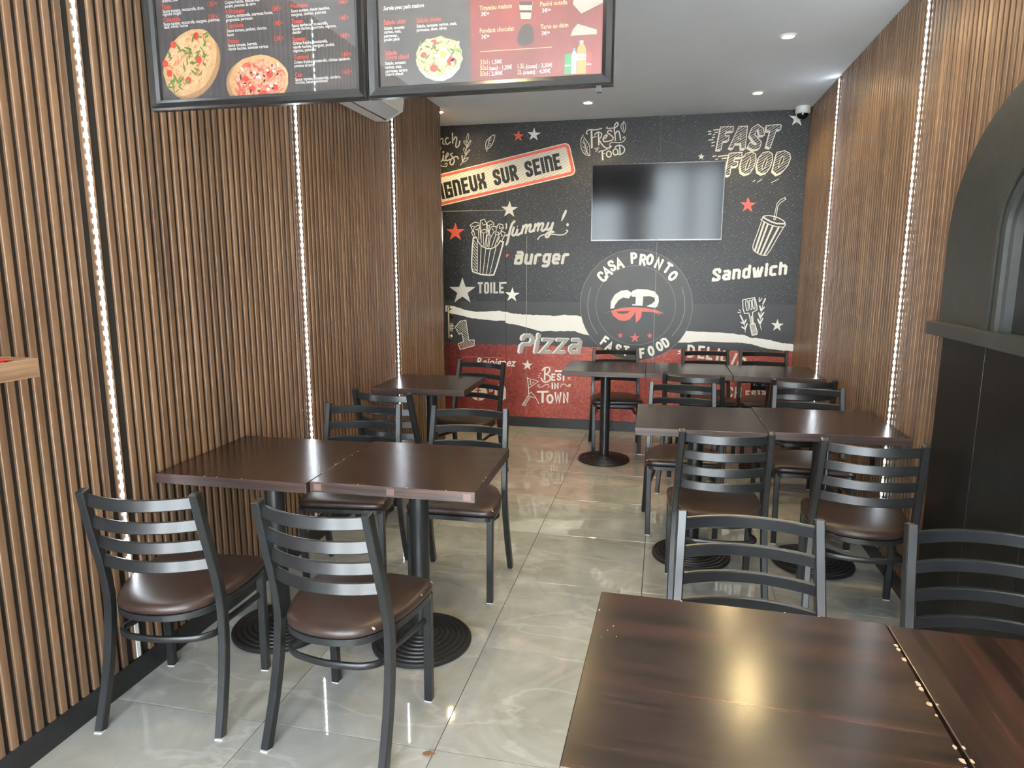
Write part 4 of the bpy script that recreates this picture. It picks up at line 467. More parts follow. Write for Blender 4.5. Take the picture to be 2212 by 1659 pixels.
('D_fries_drawing','cream',2,[[133,0,0,0,[-17152,17732,-17435,17666,-17531,16904,-17607,15754,-17615,14983,-17525,14596,-16775,14347,-15887,14253,-15504,14300,-15241,14984,-14838,16319,-14566,17283,-14875,17387]],[94,1,0,0,[-17113,17663,-16955,17320,-16715,17013,-16355,16783,-15955,16685,-15554,16759,-15234,16928,-14995,17192,-14875,17387]],[62,0,0,0,[-17054,17435,-17078,14597]],[62,0,0,0,[-16695,16975,-16815,14482]],[62,0,0,0,[-16255,16668,-16532,14405]],[62,0,0,0,[-15815,16647,-16209,14367]],[62,0,0,0,[-15275,16777,-15886,14368]],[55,0,0,0,[-17437,17514,-17058,17016]],[55,0,0,0,[-17439,17217,-17060,16718]],[55,0,0,0,[-17442,16919,-17063,16420]],[55,0,0,0,[-17445,16621,-17065,16121]],[55,0,0,0,[-17448,16322,-17068,15822]],[55,0,0,0,[-17451,16023,-17070,15522]],[55,0,0,0,[-17453,15723,-17072,15222]],[55,0,0,0,[-17456,15423,-17075,14922]],[55,0,0,0,[-17459,15122,-17077,14636]],[55,0,0,0,[-17462,14821,-17077,14636]],[66,0,0,0,[-17490,18313,-17726,18846,-17301,19105,-16881,19024,-16862,18835]],[66,0,0,0,[-17566,18749,-17325,18727]],[66,0,0,0,[-17273,17817,-17428,18501,-17023,18837,-16823,18759,-16711,17584]],[66,0,0,0,[-17227,18423,-17086,18422,-16864,18608]],[66,0,0,0,[-16946,18420,-16912,17548]],[66,0,0,0,[-16705,18418,-16739,19248,-16379,19355,-16142,18976,-16185,18336]],[66,0,0,0,[-16580,19057,-16462,18830,-16182,18920]],[66,0,0,0,[-16674,17204,-16706,18304,-16344,18470,-16126,18336,-16189,17807,-16354,16897]],[66,0,0,0,[-16626,18228,-16467,18075,-16226,18223]],[66,0,0,0,[-16467,18037,-16474,16974]],[66,0,0,0,[-16062,19088,-15782,19216,-15466,19005,-15506,18743]],[66,0,0,0,[-16024,18749,-15625,18913]],[66,0,0,0,[-16102,19013,-16027,18146]],[66,0,0,0,[-15884,18747,-16028,17957]],[66,0,0,0,[-15868,17955,-15906,18295,-15705,18670,-15308,18703,-15229,18476,-15270,18288]],[66,0,0,0,[-15626,18518,-15508,18329]],[66,0,0,0,[-15150,18588,-15189,18701,-14990,18924,-14635,18844,-14557,18543,-14834,18284]],[66,0,0,0,[-14951,18736,-14912,18510,-14675,18582]],[66,0,0,0,[-15954,16780,-15830,17577,-15469,18215,-15032,18173,-14993,17947,-15394,16929]],[66,0,0,0,[-15350,18063,-15271,17912,-15072,17985]],[66,0,0,0,[-15311,17874,-15673,16893]],[66,0,0,0,[-16088,17919,-15828,17917,-15749,17765]],[66,0,0,0,[-16108,17920,-16234,16820]],[66,0,0,0,[-15929,17767,-16074,16895]],[66,0,0,0,[-14993,17947,-14755,18245,-14399,18129,-14439,17866,-14677,17454]],[66,0,0,0,[-14795,18058,-14716,17831,-14558,17830]],[66,0,0,0,[-14914,17795,-15154,17268]],[66,0,0,0,[-17612,18200,-17571,18238,-17349,18235]],[66,0,0,0,[-17612,18200,-17394,17742]]],[]),
('D_frame_line','coral',2,[[67,0,0,0,[-18796,6264,-18592,6486,-17346,6535,-14450,6509]],[67,0,0,0,[-18865,6153,-18882,4848,-18704,4657,-14452,4786]]],[]),
('frame_line','coral',2,[[50,0,0,0,[-14277,6454,-13886,6304,-13778,5966,-13842,5023,-14016,4810,-14278,4793]]],[]),
('D_social_icon','cream',2,[],[[[-16174,3073,-16199,2892,-16270,2719,-16384,2565,-16533,2438,-16710,2346,-16903,2294,-17103,2285,-17296,2320,-17472,2397,-17621,2512,-17733,2657,-17803,2825,-17825,3005,-17799,3187,-17726,3360,-17612,3514,-17461,3640,-17284,3731,-17091,3782,-16892,3789,-16700,3753,-16525,3676,-16378,3562,-16266,3418,-16197,3252]],[[-15199,3851,-14935,3970,-14541,3877,-14344,3538,-14345,2626,-14719,2349,-15159,2321,-15424,2580,-15464,3668]],[[-15972,3561,-15640,3617,-15642,3225,-15974,3168]]]),
('D_social_icon_mark','rust',3,[[167,0,0,1,[-16748,3661,-16992,3673,-17083,3429,-17092,2289]],[125,0,0,1,[-17330,3288,-16861,3307]],[83,0,0,1,[-15817,3610,-15819,3175]]],[[[-15178,3505,-14958,3579,-14827,3302,-14673,3026,-14938,2906,-15070,2835,-15224,2938]]])]
# board, text, x, z, colour, cap height, width, slanted (0.1 mm)
MENU_TEXT = [
(1, 'chèvre, miel', -15845, 23184, 'w', 94, 578, 0),
(1, 'Sauce tomate, mozzarella, thon,', -15848, 22879, 'w', 95, 1497, 0),
(1, 'oignons rouges', -15857, 22793, 'w', 95, 676, 0),
(1, 'Sauce tomate, mozzarella, merguez, poivrons,', -15855, 22502, 'w', 95, 2026, 0),
(1, 'œuf, olives noires', -15843, 22415, 'w', 95, 872, 0),
(1, 'Crème fraîche, mozzarella,', -13613, 22967, 'w', 90, 1200, 0),
(1, 'poulet, pommes de terre', -13614, 22861, 'w', 90, 1063, 0),
(1, 'Chèvre, mozzarella, scarmoza fumée,', -13607, 22570, 'w', 91, 1621, 0),
(1, 'gorgonzola, parmesan', -13616, 22462, 'w', 91, 927, 0),
(1, 'Sauce tomate, jambon, chorizo,', -13603, 22150, 'w', 91, 1393, 0),
(1,'bacon',-13604,22037,'w',91,232,0),
(1, 'Sauce tomate, burrata,', -13599, 21723, 'w', 91, 1025, 0),
(1, 'viande hachée, tomates cerises', -13607, 21619, 'w', 91, 1399, 0),
(1, 'Sauce tomate, viande hanchée,', -11375, 22559, 'w', 87, 1284, 0),
(1, 'merguez, chorizo, poivrons', -11370, 22452, 'w', 87, 1152, 0),
(1, 'Sauce barbecue, mozzarella,', -11371, 22145, 'w', 87, 1199, 0),
(1, 'viande hachée, poivrons, oignons,', -11369, 22047, 'w', 87, 1466, 0),
(1,'cheddar',-11368,21948,'w',87,311,0),
(1, 'Crème fraiche, mozzarella,', -11365, 21639, 'w', 87, 1159, 0),
(1, 'viande hachée, merguez, poulet,', -11364, 21531, 'w', 87, 1383, 0),
(1, 'oignons, poivrons', -11363, 21428, 'w', 87, 759, 0),
(1, 'Crème fraiche, mozzarella, chicken tandoori,', -11354, 21094, 'w', 88, 1872, 0),
(1, 'pommes de terre', -11352, 20991, 'w', 88, 671, 0),
(1, 'Sauce tomate, mozzarella, tenders,', -11346, 20598, 'w', 88, 1527, 0),
(1, 'chorizo, bacon, emmental', -11344, 20510, 'w', 88, 1078, 0),
(1,'Thono',-15865,22985,'r',142,342,0),
(1,'Orientale',-15845,22601,'r',142,617,0),
(1, '4 Fromages', -13606, 22680, 'r', 136, 656, 0),
(1, '3 Jambons', -13612, 22267, 'r', 136, 592, 0),
(1,'Pronto',-13603,21819,'r',137,396,0),
(1,'Mexicaine',-11375,22678,'r',130,564,0),
(1,'Texane',-11376,22244,'r',130,377,0),
(1,'Supreme',-11377,21739,'r',131,442,0),
(1,'Tandoori',-11353,21219,'r',131,507,0),
(1,'Casa',-11347,20712,'r',132,254,0),
(1,'12€',-14218,22948,'r',137,229,0),
(1,'00',-13978,22979,'r',68,83,0),
(1,'12€',-14213,22571,'r',138,230,0),
(1,'00',-13971,22603,'r',68,84,0),
(1,'13€',-12009,22646,'r',132,220,0),
(1,'00',-11780,22678,'r',65,80,0),
(1,'13€',-11982,22232,'r',132,221,0),
(1,'00',-11751,22265,'r',65,80,0),
(1,'13€',-11981,21795,'r',133,221,0),
(1,'00',-11750,21829,'r',66,80,0),
(1,'14€',-9789,22659,'r',126,210,0),
(1,'00',-9570,22689,'r',62,76,0),
(1,'14€',-9781,22226,'r',126,211,0),
(1,'00',-9562,22258,'r',63,77,0),
(1,'14€',-9776,21723,'r',127,212,0),
(1,'00',-9556,21757,'r',63,77,0),
(1,'14€',-9758,21197,'r',127,212,0),
(1,'00',-9537,21232,'r',63,77,0),
(1,'14€',-9753,20698,'r',128,213,0),
(1,'00',-9530,20735,'r',63,77,0),
(2, 'Salade, tomates', -8369, 21857, 'w', 84, 638, 0),
(2, 'cerises, maïs,', -8372, 21754, 'w', 84, 536, 0),
(2,'parmesan,',-8376,21644,'w',84,429,0),
(2, 'poulet pâné', -8380, 21541, 'w', 84, 487, 0),
(2, 'Salade, tomates cerises, maïs,', -7351, 21845, 'w', 82, 1228, 0),
(2, 'parmesan, thon, olives', -7354, 21740, 'w', 82, 918, 0),
(2, 'Salade, tomates', -8367, 20884, 'w', 84, 647, 0),
(2, 'cerises, maïs,', -8371, 20776, 'w', 84, 532, 0),
(2, 'parmesan, tartine', -8363, 20667, 'w', 84, 694, 0),
(2, 'chèvre chaud', -8366, 20572, 'w', 85, 552, 0),
(2, 'Salade césar', -8376, 21994, 'r', 129, 707, 0),
(2, 'Salade thono', -7348, 21976, 'r', 127, 759, 0),
(2,'Salade',-8374,21151,'r',130,384,0),
(2, 'chèvre chaud', -8370, 21023, 'r', 130, 750, 0),
(2, 'Servie avec pain maison', -8381, 22391, 'w', 114, 1257, 1),
(2, 'Tiramisu maison', -5440, 22169, 'g', 121, 946, 0),
(2, 'Fondant chocolat', -5437, 21567, 'g', 122, 1008, 0),
(2, 'Panini nutella', -3679, 22145, 'g', 117, 766, 0),
(2, 'Tarte au daim', -3667, 21552, 'g', 117, 790, 0),
(2,'33cl',-5436,20720,'g',123,235,0),
(2,'50cl',-5438,20563,'g',123,236,0),
(2,'50cl',-5439,20405,'g',123,236,0),
(2,'1.5L',-4323,20546,'g',120,209,0),
(2,'2L',-4323,20390,'g',120,131,0),
(2,'3€',-5398,22015,'w',107,150,0),
(2,'50',-5240,22048,'w',53,78,0),
(2,'3€',-5392,21409,'w',108,151,0),
(2,'00',-5233,21443,'w',53,75,0),
(2,'3€',-3626,21978,'w',103,155,0),
(2,'50',-3465,22010,'w',51,82,0),
(2,'3€',-3631,21385,'w',104,149,0),
(2,'00',-3476,21419,'w',51,79,0),
(2, ': 1,50€', -5166, 20711, 'w', 108, 378, 0),
(2, '(eau) : 1,20€', -5163, 20547, 'w', 108, 675, 0),
(2, ': 2,00€', -5167, 20399, 'w', 108, 401, 0),
(2, '(coca) : 3,50€', -4080, 20532, 'w', 105, 758, 0),
(2, '(oasis) : 4,00€', -4157, 20380, 'w', 106, 785, 0)]
# ================================================================== SETTING
# ---- floor: concrete bed with 60 cm polished tiles laid on it
floor = structure(MB().box(-2.9, XR + 0.2, YF - 0.1, 7.7, -0.12, -0.009).build('floor', 'grout'))
tile_me = MB().box(-0.2988, 0.2988, -0.2988, 0.2988, -0.009, 0.0, bev=0.0012).mesh('tile', 'polished_tile')
TX, TY = -0.047, 1.793
for i in range(-5, 2):
    for j in range(-7, 10):
        cx, cy = TX + 0.6 * i + 0.3, TY + 0.6 * j + 0.3
        if cx - 0.3 > XR + 0.1 or cy > 7.6: continue
        t = put('tile', tile_me, floor, (cx, cy, 0))
        t.rotation_euler.z = random.choice((0, math.pi))
# ---- ceiling
structure(MB().box(-2.9, XR + 0.2, YF - 0.1, 7.7, ZC, ZC + 0.12).build('ceiling', 'ceiling_paint'))
# ---- slatted side walls
PITCH_S, SW, SD = 0.0425, 0.0250, 0.0095
LED_L, LED_R = [1.904, 3.207, 4.455, 0.60], [3.572, 5.204]
def slat_mesh(z0, z1, sgn):
    c = 0.0032
    prof = [(-SW / 2, -SD), (SW / 2, -SD)]
    for k in range(5): a = math.pi / 2 * k / 4; prof.append((SW / 2 - c + c * math.cos(a), -c + c * math.sin(a)))
    for k in range(5): a = math.pi / 2 * k / 4; prof.append((-SW / 2 + c - c * math.sin(a), -c + c * math.cos(a)))
    return MB().prism(prof, lambda u, v, d: (sgn * v, u, d), z0, z1).mesh('slat', 'walnut_slat', smooth=50)
wall_left = structure(MB().box(-2.0, XL - SD, YF, 5.47, 0, ZC).build('wall_left', 'groove_black'))
me = slat_mesh(0.09, ZC, 1)
y = 5.47 - SW / 2
while y > YF:
    if min(abs(y - q) for q in LED_L) > 0.030: put('slat', me, wall_left, (XL, y, 0))
    y -= PITCH_S
MB().box(XL - SD - 0.15, XL - 0.001, 5.47, 5.478, 0.0, ZC).build('end_board', 'walnut_slat', wall_left)
structure(MB().box(XL - 0.017, XL + 0.002, YF, 5.474, 0.0, 0.09, bev=0.002).build('baseboard_left', 'black_skirting'))
wall_right = structure(MB().box(XR + SD, XR + 0.17, YF, YB + 0.1, 0, ZC).build('wall_right', 'groove_black'))
me = slat_mesh(0.09, ZC, -1)
y = YB - SW / 2 - 0.004
while y > YF:
    if min(abs(y - q) for q in LED_R) > 0.030: put('slat', me, wall_right, (XR, y, 0))
    y -= PITCH_S
structure(MB().box(XR - 0.002, XR + 0.017, 3.06, YB - 0.012, 0.0, 0.09, bev=0.002).build('baseboard_right', 'black_skirting'))
# ---- mural wall
wb = MB(); wb.box(-1.433, XR + 0.17, YB + 0.008, YB + 0.15, 0, ZC); wb.box(-2.9, -1.433, YB + 0.008, YB + 0.15, 2.016, ZC); wb.box(-2.9, -2.5, YB + 0.008, YB + 0.15, 0, 2.016)
wall_back = structure(wb.build('wall_back', 'plaster_white'))
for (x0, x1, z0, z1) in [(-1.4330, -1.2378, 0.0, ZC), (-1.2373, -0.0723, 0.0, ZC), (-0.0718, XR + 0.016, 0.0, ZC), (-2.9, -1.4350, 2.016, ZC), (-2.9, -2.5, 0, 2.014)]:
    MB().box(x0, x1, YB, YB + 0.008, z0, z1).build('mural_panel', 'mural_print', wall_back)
for x, z0, z1 in [(-1.2375, 0.09, 1.78), (-0.0720, 0.09, 1.72)]:
    MB().box(x - 0.001, x + 0.0012, YB - 0.0035, YB + 0.004, z0, z1).build('panel_seam', 'seam_light', wall_back)
structure(MB().box(-1.432, XR - 0.002, YB - 0.013, YB - 0.0002, 0.0, 0.093, bev=0.002).build('baseboard_back', 'black_skirting'))
# ---- door leaf with its print, standing ajar (slid to the right) in the mural
door = structure(MB().box(-2.041, -1.4360, YB + 0.0005, YB + 0.04, 0.006, 2.011).build('door_1', 'mural_print'))
hb = MB(); hb.lathe([(0.009, 0.0), (0.009, 0.30)], 14, (-1.982, YB - 0.045, 0.833))
for z in (0.845, 1.121): hb.sweep([(-1.982, YB - 0.045, z), (-1.982, YB, z)], (0, 0, 1), 0.016, 0.016, 0.004)
hd = hb.build('handle', 'brass', door, smooth=True)
for z in (0.845, 1.121):
    MB().lathe([(0.024, 0), (0.024, 0.006), (0.017, 0.010)], 18).build('rosette', 'brass', hd, True, (-1.982, YB, z)).rotation_euler = (math.pi / 2, 0, 0)
MB().lathe([(0.017, 0), (0.017, 0.008), (0.012, 0.012)], 16).build('lock_plate', 'bezel_black', door, True, (-1.965, YB, 1.035)).rotation_euler = (math.pi / 2, 0, 0)
structure(MB().box(-2.50, -1.433, YB + 0.001, YB + 0.008, 2.0125, 2.0155).build('trim_1', 'seam_light'))
# ---- passage behind the slatted partition and the wash room beyond the door
MB_p = MB(); MB_p.box(-2.9, -2.8, 4.9, 7.7, 0, ZC); MB_p.box(-2.9, -2.0, 4.8, 4.9, 0, ZC)
structure(MB_p.build('wall_passage', 'plaster_white'))
MB_t = MB(); MB_t.box(-2.9, -1.2, 7.6, 7.7, 0, ZC); MB_t.box(-1.3, -1.2, YB + 0.15, 7.6, 0, ZC)
structure(MB_t.build('wall_washroom', 'pale_wall'))
structure(MB().box(-2.50, -2.135, 6.30, 6.36, 0, 0.86).build('trim_2', 'olive_trim'))
# ---- shop front behind the camera: plaster piers, black frames, glass
sf = MB()
xs = [-2.0] + [q for o in OPENINGS for q in o[:2]] + [XR + 0.17]
for k in range(0, len(xs), 2):
    if xs[k + 1] - xs[k] > 0.005: sf.box(xs[k], xs[k + 1], YF - 0.1, YF, 0, ZC)
for (x0, x1, z0, z1) in OPENINGS:
    sf.box(x0, x1, YF - 0.1, YF, 0, z0); sf.box(x0, x1, YF - 0.1, YF, z1, ZC)
structure(sf.build('wall_front', 'plaster_white'))
for k, (x0, x1, z0, z1) in enumerate(OPENINGS):
    fm = MB(); w = 0.05
    fm.box(x0, x0 + w, YF - 0.08, YF - 0.02, z0, z1); fm.box(x1 - w, x1, YF - 0.08, YF - 0.02, z0, z1)
    fm.box(x0 + w, x1 - w, YF - 0.08, YF - 0.02, z0, z0 + w); fm.box(x0 + w, x1 - w, YF - 0.08, YF - 0.02, z1 - w, z1)
    if k == 0: fm.box(x0 + w, x1 - w, YF - 0.08, YF - 0.02, 2.08, 2.13)
    fo = structure(fm.build('window_%d' % (k + 1), 'frame_black'))
    pm = MB(); pm.add([(x0 + w, YF - 0.05, z0 + w), (x0 + w, YF - 0.05, z1 - w), (x1 - w, YF - 0.05, z1 - w), (x1 - w, YF - 0.05, z0 + w)], [(0, 1, 2, 3)]); pm.build('pane', 'clear_glass', fo, fix=False)
structure(MB().box(-9, 9, -14, YF - 0.1, -0.2, -0.02).build('pavement', 'pavement_grey'))

# ================================================================== PRINT ON THE MURAL
def mural_map(layer, idx):
    yy = YB - 0.0007 * layer - 0.00004 * (idx % 15)
    return lambda u, v, i=0: (u, yy - 0.000002 * min(i, 18), v)
seen_star = 0
for (nm, mt, layer, strokes, fills) in MURAL:
    mb = MB(); n_sh = 0
    for (w, sm, cl, sq, flat) in strokes:
        pts = [(flat[i] / 10000, flat[i + 1] / 10000) for i in range(0, len(flat), 2)]
        if sm: pts = crom(pts, bool(cl), 5)
        ribbon(mb, pts, w / 10000, mural_map(layer, n_sh), bool(cl), bool(sq)); n_sh += 1
    for loops in fills:
        polyfill(mb, [[(l[i] / 10000, l[i + 1] / 10000) for i in range(0, len(l), 2)] for l in loops], mural_map(layer, n_sh)); n_sh += 1
    par = wall_back
    if nm.startswith('D_'): nm = nm[2:]; par = door
    if nm == 'torn_paper_band_leaf': nm = 'torn_paper_band'; par = door
    o = mb.build(nm, 'print_' + mt, par, fix=False); face_to(o.data, 1, -1)
vs_, fs = text_mesh('Rejoignez')
x0, x1 = min(q[0] for q in vs_), max(q[0] for q in vs_)
A0, A1 = (-1.725, 0.575), (-1.345, 0.570)
mb = MB(); mb.add([(A0[0] + (q[0] - x0 + q[1] * 0.25) / (x1 - x0) * (A1[0] - A0[0]), YB - 0.0016, A0[1] + q[1] * 0.105) for q in vs_], fs)
o = mb.build('invitation_lettering', 'print_white', wall_back, fix=False); face_to(o.data, 1, -1)

# ================================================================== CEILING SPOTS, LED STRIPS
def spot(x, y, label):
    t = thing('ceiling_spotlight', label, 'spotlight', (x, y, ZC), group='recessed ceiling spots')
    MB().lathe([(0.030, -0.001), (0.045, -0.001), (0.045, -0.006), (0.041, -0.010), (0.033, -0.010), (0.030, -0.006)], 28).build('trim_ring', 'spot_trim', t, True)
    MB().lathe([(0.001, -0.003), (0.029, -0.003), (0.029, -0.006), (0.020, -0.009), (0.001, -0.010)], 24).build('lens', 'spot_lens', t, True)
    ld = bpy.data.lights.new('spot_beam', 'SPOT'); ld.energy = SPOT_W; ld.color = (1.0, 0.76, 0.34); ld.spot_size = math.radians(142); ld.spot_blend = 0.45; ld.shadow_soft_size = 0.03
    lo = bpy.data.objects.new('spot_beam', ld); COL.objects.link(lo); lo.parent = t; lo.location = (0, 0, -0.025)
SPOT_W = 17.0
spot(0.624, 4.262, 'lit warm ceiling spot closest to the hanging menu boards')
spot(0.622, 5.521, 'lit warm ceiling spot in front of the FAST FOOD lettering')
spot(-0.631, 5.547, 'lit warm ceiling spot in front of the FRESH FOOD lettering')
spot(-1.866, 5.600, 'lit warm ceiling spot just past the end of the slatted partition')
for x, y in [(-0.63, 4.262), (0.62, 3.0), (-0.63, 3.0), (0.62, 1.74), (-0.63, 1.74)]:
    spot(x, y, 'lit warm ceiling spot out of sight above the front tables')
def led_strip(x, y, sgn, z0, z1, label):
    t = thing('led_strip', label, 'light strip', (x, y, 0), group='vertical light strips on the slatted walls')
    MB().box(*sorted((-sgn * SD, sgn * 0.000)), -0.017, 0.017, 0.0925, ZC - 0.002).build('profile', 'walnut_slat', t)
    MB().box(*sorted((sgn * 0.0003, sgn * 0.0018)), -0.0052, 0.0052, z0, z1).build('led_tape', 'led_tape', t)
    if z0 > 0.2: MB().box(*sorted((sgn * 0.0003, sgn * 0.004)), -0.008, 0.008, 0.095, z0 - 0.004).build('cover_strip', 'white_plastic', t)
    bead = MB().box(*sorted((sgn * 0.0018, sgn * 0.0040)), -0.0040, 0.0040, -0.0078, 0.0078).mesh('led', 'led_bead')
    z = z0 + 0.012
    while z < z1 - 0.008:
        put('led', bead, t, (0, 0, z)); z += 0.0333
led_strip(XL, LED_L[0], 1, 0.43, 2.76, 'white light strip beside the wooden shelf on the slatted wall')
led_strip(XL, LED_L[1], 1, 0.43, 2.76, 'white light strip running down to the dark two-table row')
led_strip(XL, LED_L[2], 1, 0.43, 2.76, 'white light strip below the end of the air conditioner')
led_strip(XL, 0.60, 1, 0.43, 2.76, 'white light strip beside the camera position on the slatted wall')
led_strip(XR, LED_R[0], -1, 0.33, 2.76, 'white light strip close to the black arch')
led_strip(XR, LED_R[1], -1, 0.33, 2.76, 'white light strip nearest the security camera')

# ================================================================== CHAIRS
def chair_parts():
    t = thing('dining_chair', 'x', 'chair', group='black metal ladder-back chairs')
    half = [(0, .215), (.10, .215), (.165, .213), (.196, .198), (.207, .160), (.205, .06), (.192, -.03), (.170, -.085), (.150, -.130), (.110, -.168), (.055, -.188)]
    out = half + [(0, -.193)] + [(-a, b) for a, b in reversed(half[1:])]
    out = [q for i, q in enumerate(crom(out, True, 2))]
    n = len(out); cx, cy = 0.0, 0.01
    def inset(d): return [(cx + (a - cx) * (1 - d / 0.2), cy + (b - cy) * (1 - d / 0.2)) for a, b in out]
    mb = MB(); rings = [(0.010, .412), (0.002, .416), (0.0, .424), (0.001, .433), (0.006, .441), (0.018, .4465), (0.05, .450), (0.11, .452)]
    vv, ff = [], []
    for d, z in rings: vv += [(a, b, z) for a, b in inset(d)]
    for r in range(len(rings) - 1):
        for k in range(n): ff.append((r * n + k, r * n + (k + 1) % n, (r + 1) * n + (k + 1) % n, (r + 1) * n + k))
    ff.append(tuple(range(n - 1, -1, -1))); L = (len(rings) - 1) * n
    vv.append((cx, cy, .4525)); ff += [(L + k, L + (k + 1) % n, len(vv) - 1) for k in range(n)]
    mb.add(vv, ff); mb.build('seat', 'brown_vinyl', t, smooth='all')
    # seat frame: bent flat bar under the cushion and the front rail
    mb = MB(); ring = [(a * 0.955, b * 0.955, .400) for a, b in out]
    mb.sweep(ring, (0, 0, 1), 0.022, 0.014, 0.002, closed=True)
    mb.box(-0.172, 0.172, 0.172, 0.192, .388, .411, bev=0.002); mb.build('seat_frame', 'black_metal', t, smooth=40)
    # rear legs running up into the back posts
    prof = [(-.195, .004), (-.167, .087), (-.139, .180), (-.118, .280), (-.108, .370), (-.107, .440), (-.124, .540), (-.149, .637), (-.170, .722), (-.189, .806), (-.1925, .820)]
    for s in (-1, 1):
        path = []
        for i, (yy, zz) in enumerate(crom(prof, False, 2)): path.append((s * (0.203 - 0.023 * min(1, zz / .82)), yy, zz))
        sc = [1.0] * len(path); sc[-1] = 0.62
        lg = MB().sweep(path, (1, 0, 0), 0.026, 0.033, 0.003, scales=sc).build('leg', 'black_metal', t, smooth=40)
        MB().box(s * .203 - .0125, s * .203 + .0125, -.211, -.179, 0.0, .0042).build('foot_glide', 'white_plastic', lg)
    for s in (-1, 1):
        lg = MB().sweep([(s * .184, .182, .004), (s * .187, .182, .403)], (1, 0, 0), 0.028, 0.028, 0.003).build('leg', 'black_metal', t, smooth=40)
        MB().box(s * .184 - .013, s * .184 + .013, .169, .195, 0.0, .0042).build('foot_glide', 'white_plastic', lg)
    # four bowed ladder slats, leaning with the posts
    for zc, yc in ((.785, -.180), (.708, -.163), (.636, -.145), (.566, -.128)):
        hw = 0.184 - 0.023 * zc / .82 + 0.008
        path = [(hw * k / 8, yc - 0.046 * (1 - (k / 8) ** 2), zc) for k in range(-8, 9)]
        MB().sweep(path, (0, 0.22, 1), 0.038, 0.012, 0.003).build('back_slat', 'black_metal', t, smooth=40)
    # bent lower stretcher ring
    pts = [(-.180, .170, .305), (-.165, .06, .307), (-.150, -.04, .309), (-.162, -.100, .311), (-.120, -.140, .312), (-.06, -.155, .313), (0, -.160, .313),
           (.06, -.155, .313), (.120, -.140, .312), (.162, -.100, .311), (.150, -.04, .309), (.165, .06, .307), (.180, .170, .305)]
    MB().sweep(crom(pts, False, 3), (0, 0, 1), 0.022, 0.012, 0.003).build('stretcher', 'black_metal', t, smooth=50)
    return t
CHAIRS = [
    (-1.566, 1.860, 8.1, 'black ladder-back chair turned toward the slatted wall, nearest the wall baseboard'),
    (-0.945, 1.858, -4.5, 'black ladder-back chair facing the aisle-side table of the two-table row, nearest the camera'),
    (-1.426, 2.890, 187.1, 'black ladder-back chair behind the two-table row, nearer the slatted wall'),
    (-0.901, 2.924, 181.4, 'black ladder-back chair behind the two-table row, on its aisle side'),
    (-1.462, 3.607, -12.0, 'black ladder-back chair turned askew, pushed up to the single table by the wall'),
    (-1.331, 4.552, 166.0, 'black ladder-back chair behind the single table, in front of the toilet door'),
    (-0.355, 5.570, 187.4, 'black ladder-back chair by the mural below the round CASA PRONTO logo'),
    (0.385, 5.650, 187.4, 'middle chair of the three standing along the mural'),
    (0.838, 5.700, 182.4, 'black chair in the corner of mural and slatted wall, under the spatula drawing'),
    (0.239, 4.617, -9.5, 'black ladder-back chair facing the mural at the middle table of the three-table row'),
    (0.849, 4.561, 4.6, 'black ladder-back chair facing the mural, next to the slatted wall'),
    (0.138, 3.899, 182.1, 'black ladder-back chair on the aisle, its back to the three-table row'),
    (0.829, 3.912, 178.4, 'black ladder-back chair by the slatted wall, its back to the three-table row'),
    (0.267, 3.061, 3.7, 'black ladder-back chair facing away at the aisle table of the middle row'),
    (0.846, 3.007, -4.5, 'black ladder-back chair facing away next to the black counter panels'),
    (0.258, 1.686, 180.8, 'black ladder-back chair behind the large foreground table'),
    (0.850, 1.711, 180.0, 'black ladder-back chair cut by the picture edge, behind the reddish foreground table')]
proto = chair_parts()
# pale wear on seat rims: chair index -> (x, y, z, radius) on that seat
WORN = {1: [(.199, .190, .4385, .007), (.149, -.126, .4350, .009), (.203, .10, .4375, .005)], 2: [(-.199, .190, .4385, .006)], 3: [(-.199, .190, .4385, .008)], 6: [(-.199, .190, .4385, .009)], 7: [(.199, .190, .4385, .010)], 11: [(.199, .190, .4385, .011), (.15, .210, .4370, .005)], 12: [(.199, .190, .4385, .007)], 13: [(-.203, .10, .4375, .005)]}
for k, (x, y, a, lb) in enumerate(CHAIRS):
    o = proto if k == 0 else copy_tree(proto)      # the first chair carries no wear of its own, so every copy starts clean
    o.location = (x, y, 0); o.rotation_euler.z = math.radians(a); o['label'] = lb
    for (wx, wy, wz, wr) in WORN.get(k, ()):
        rw = random.Random(k + int(wx * 1000)); q = MB(); n_ = 8
        q.lathe([(wr * 0.2, -0.0012), (wr, -0.0006), (wr * 0.9, 0.0006), (wr * 0.2, 0.0012)], n_)
        q.v = [(vx * rw.uniform(.6, 1.15), vy * rw.uniform(.5, 1.0) * .7, vz) for vx, vy, vz in q.v]
        ws = q.build('worn_spot', 'chip_pale', o, loc=(wx, wy, wz)); ws.rotation_euler = (0, math.copysign(0.7, wx), rw.uniform(-.5, .5))

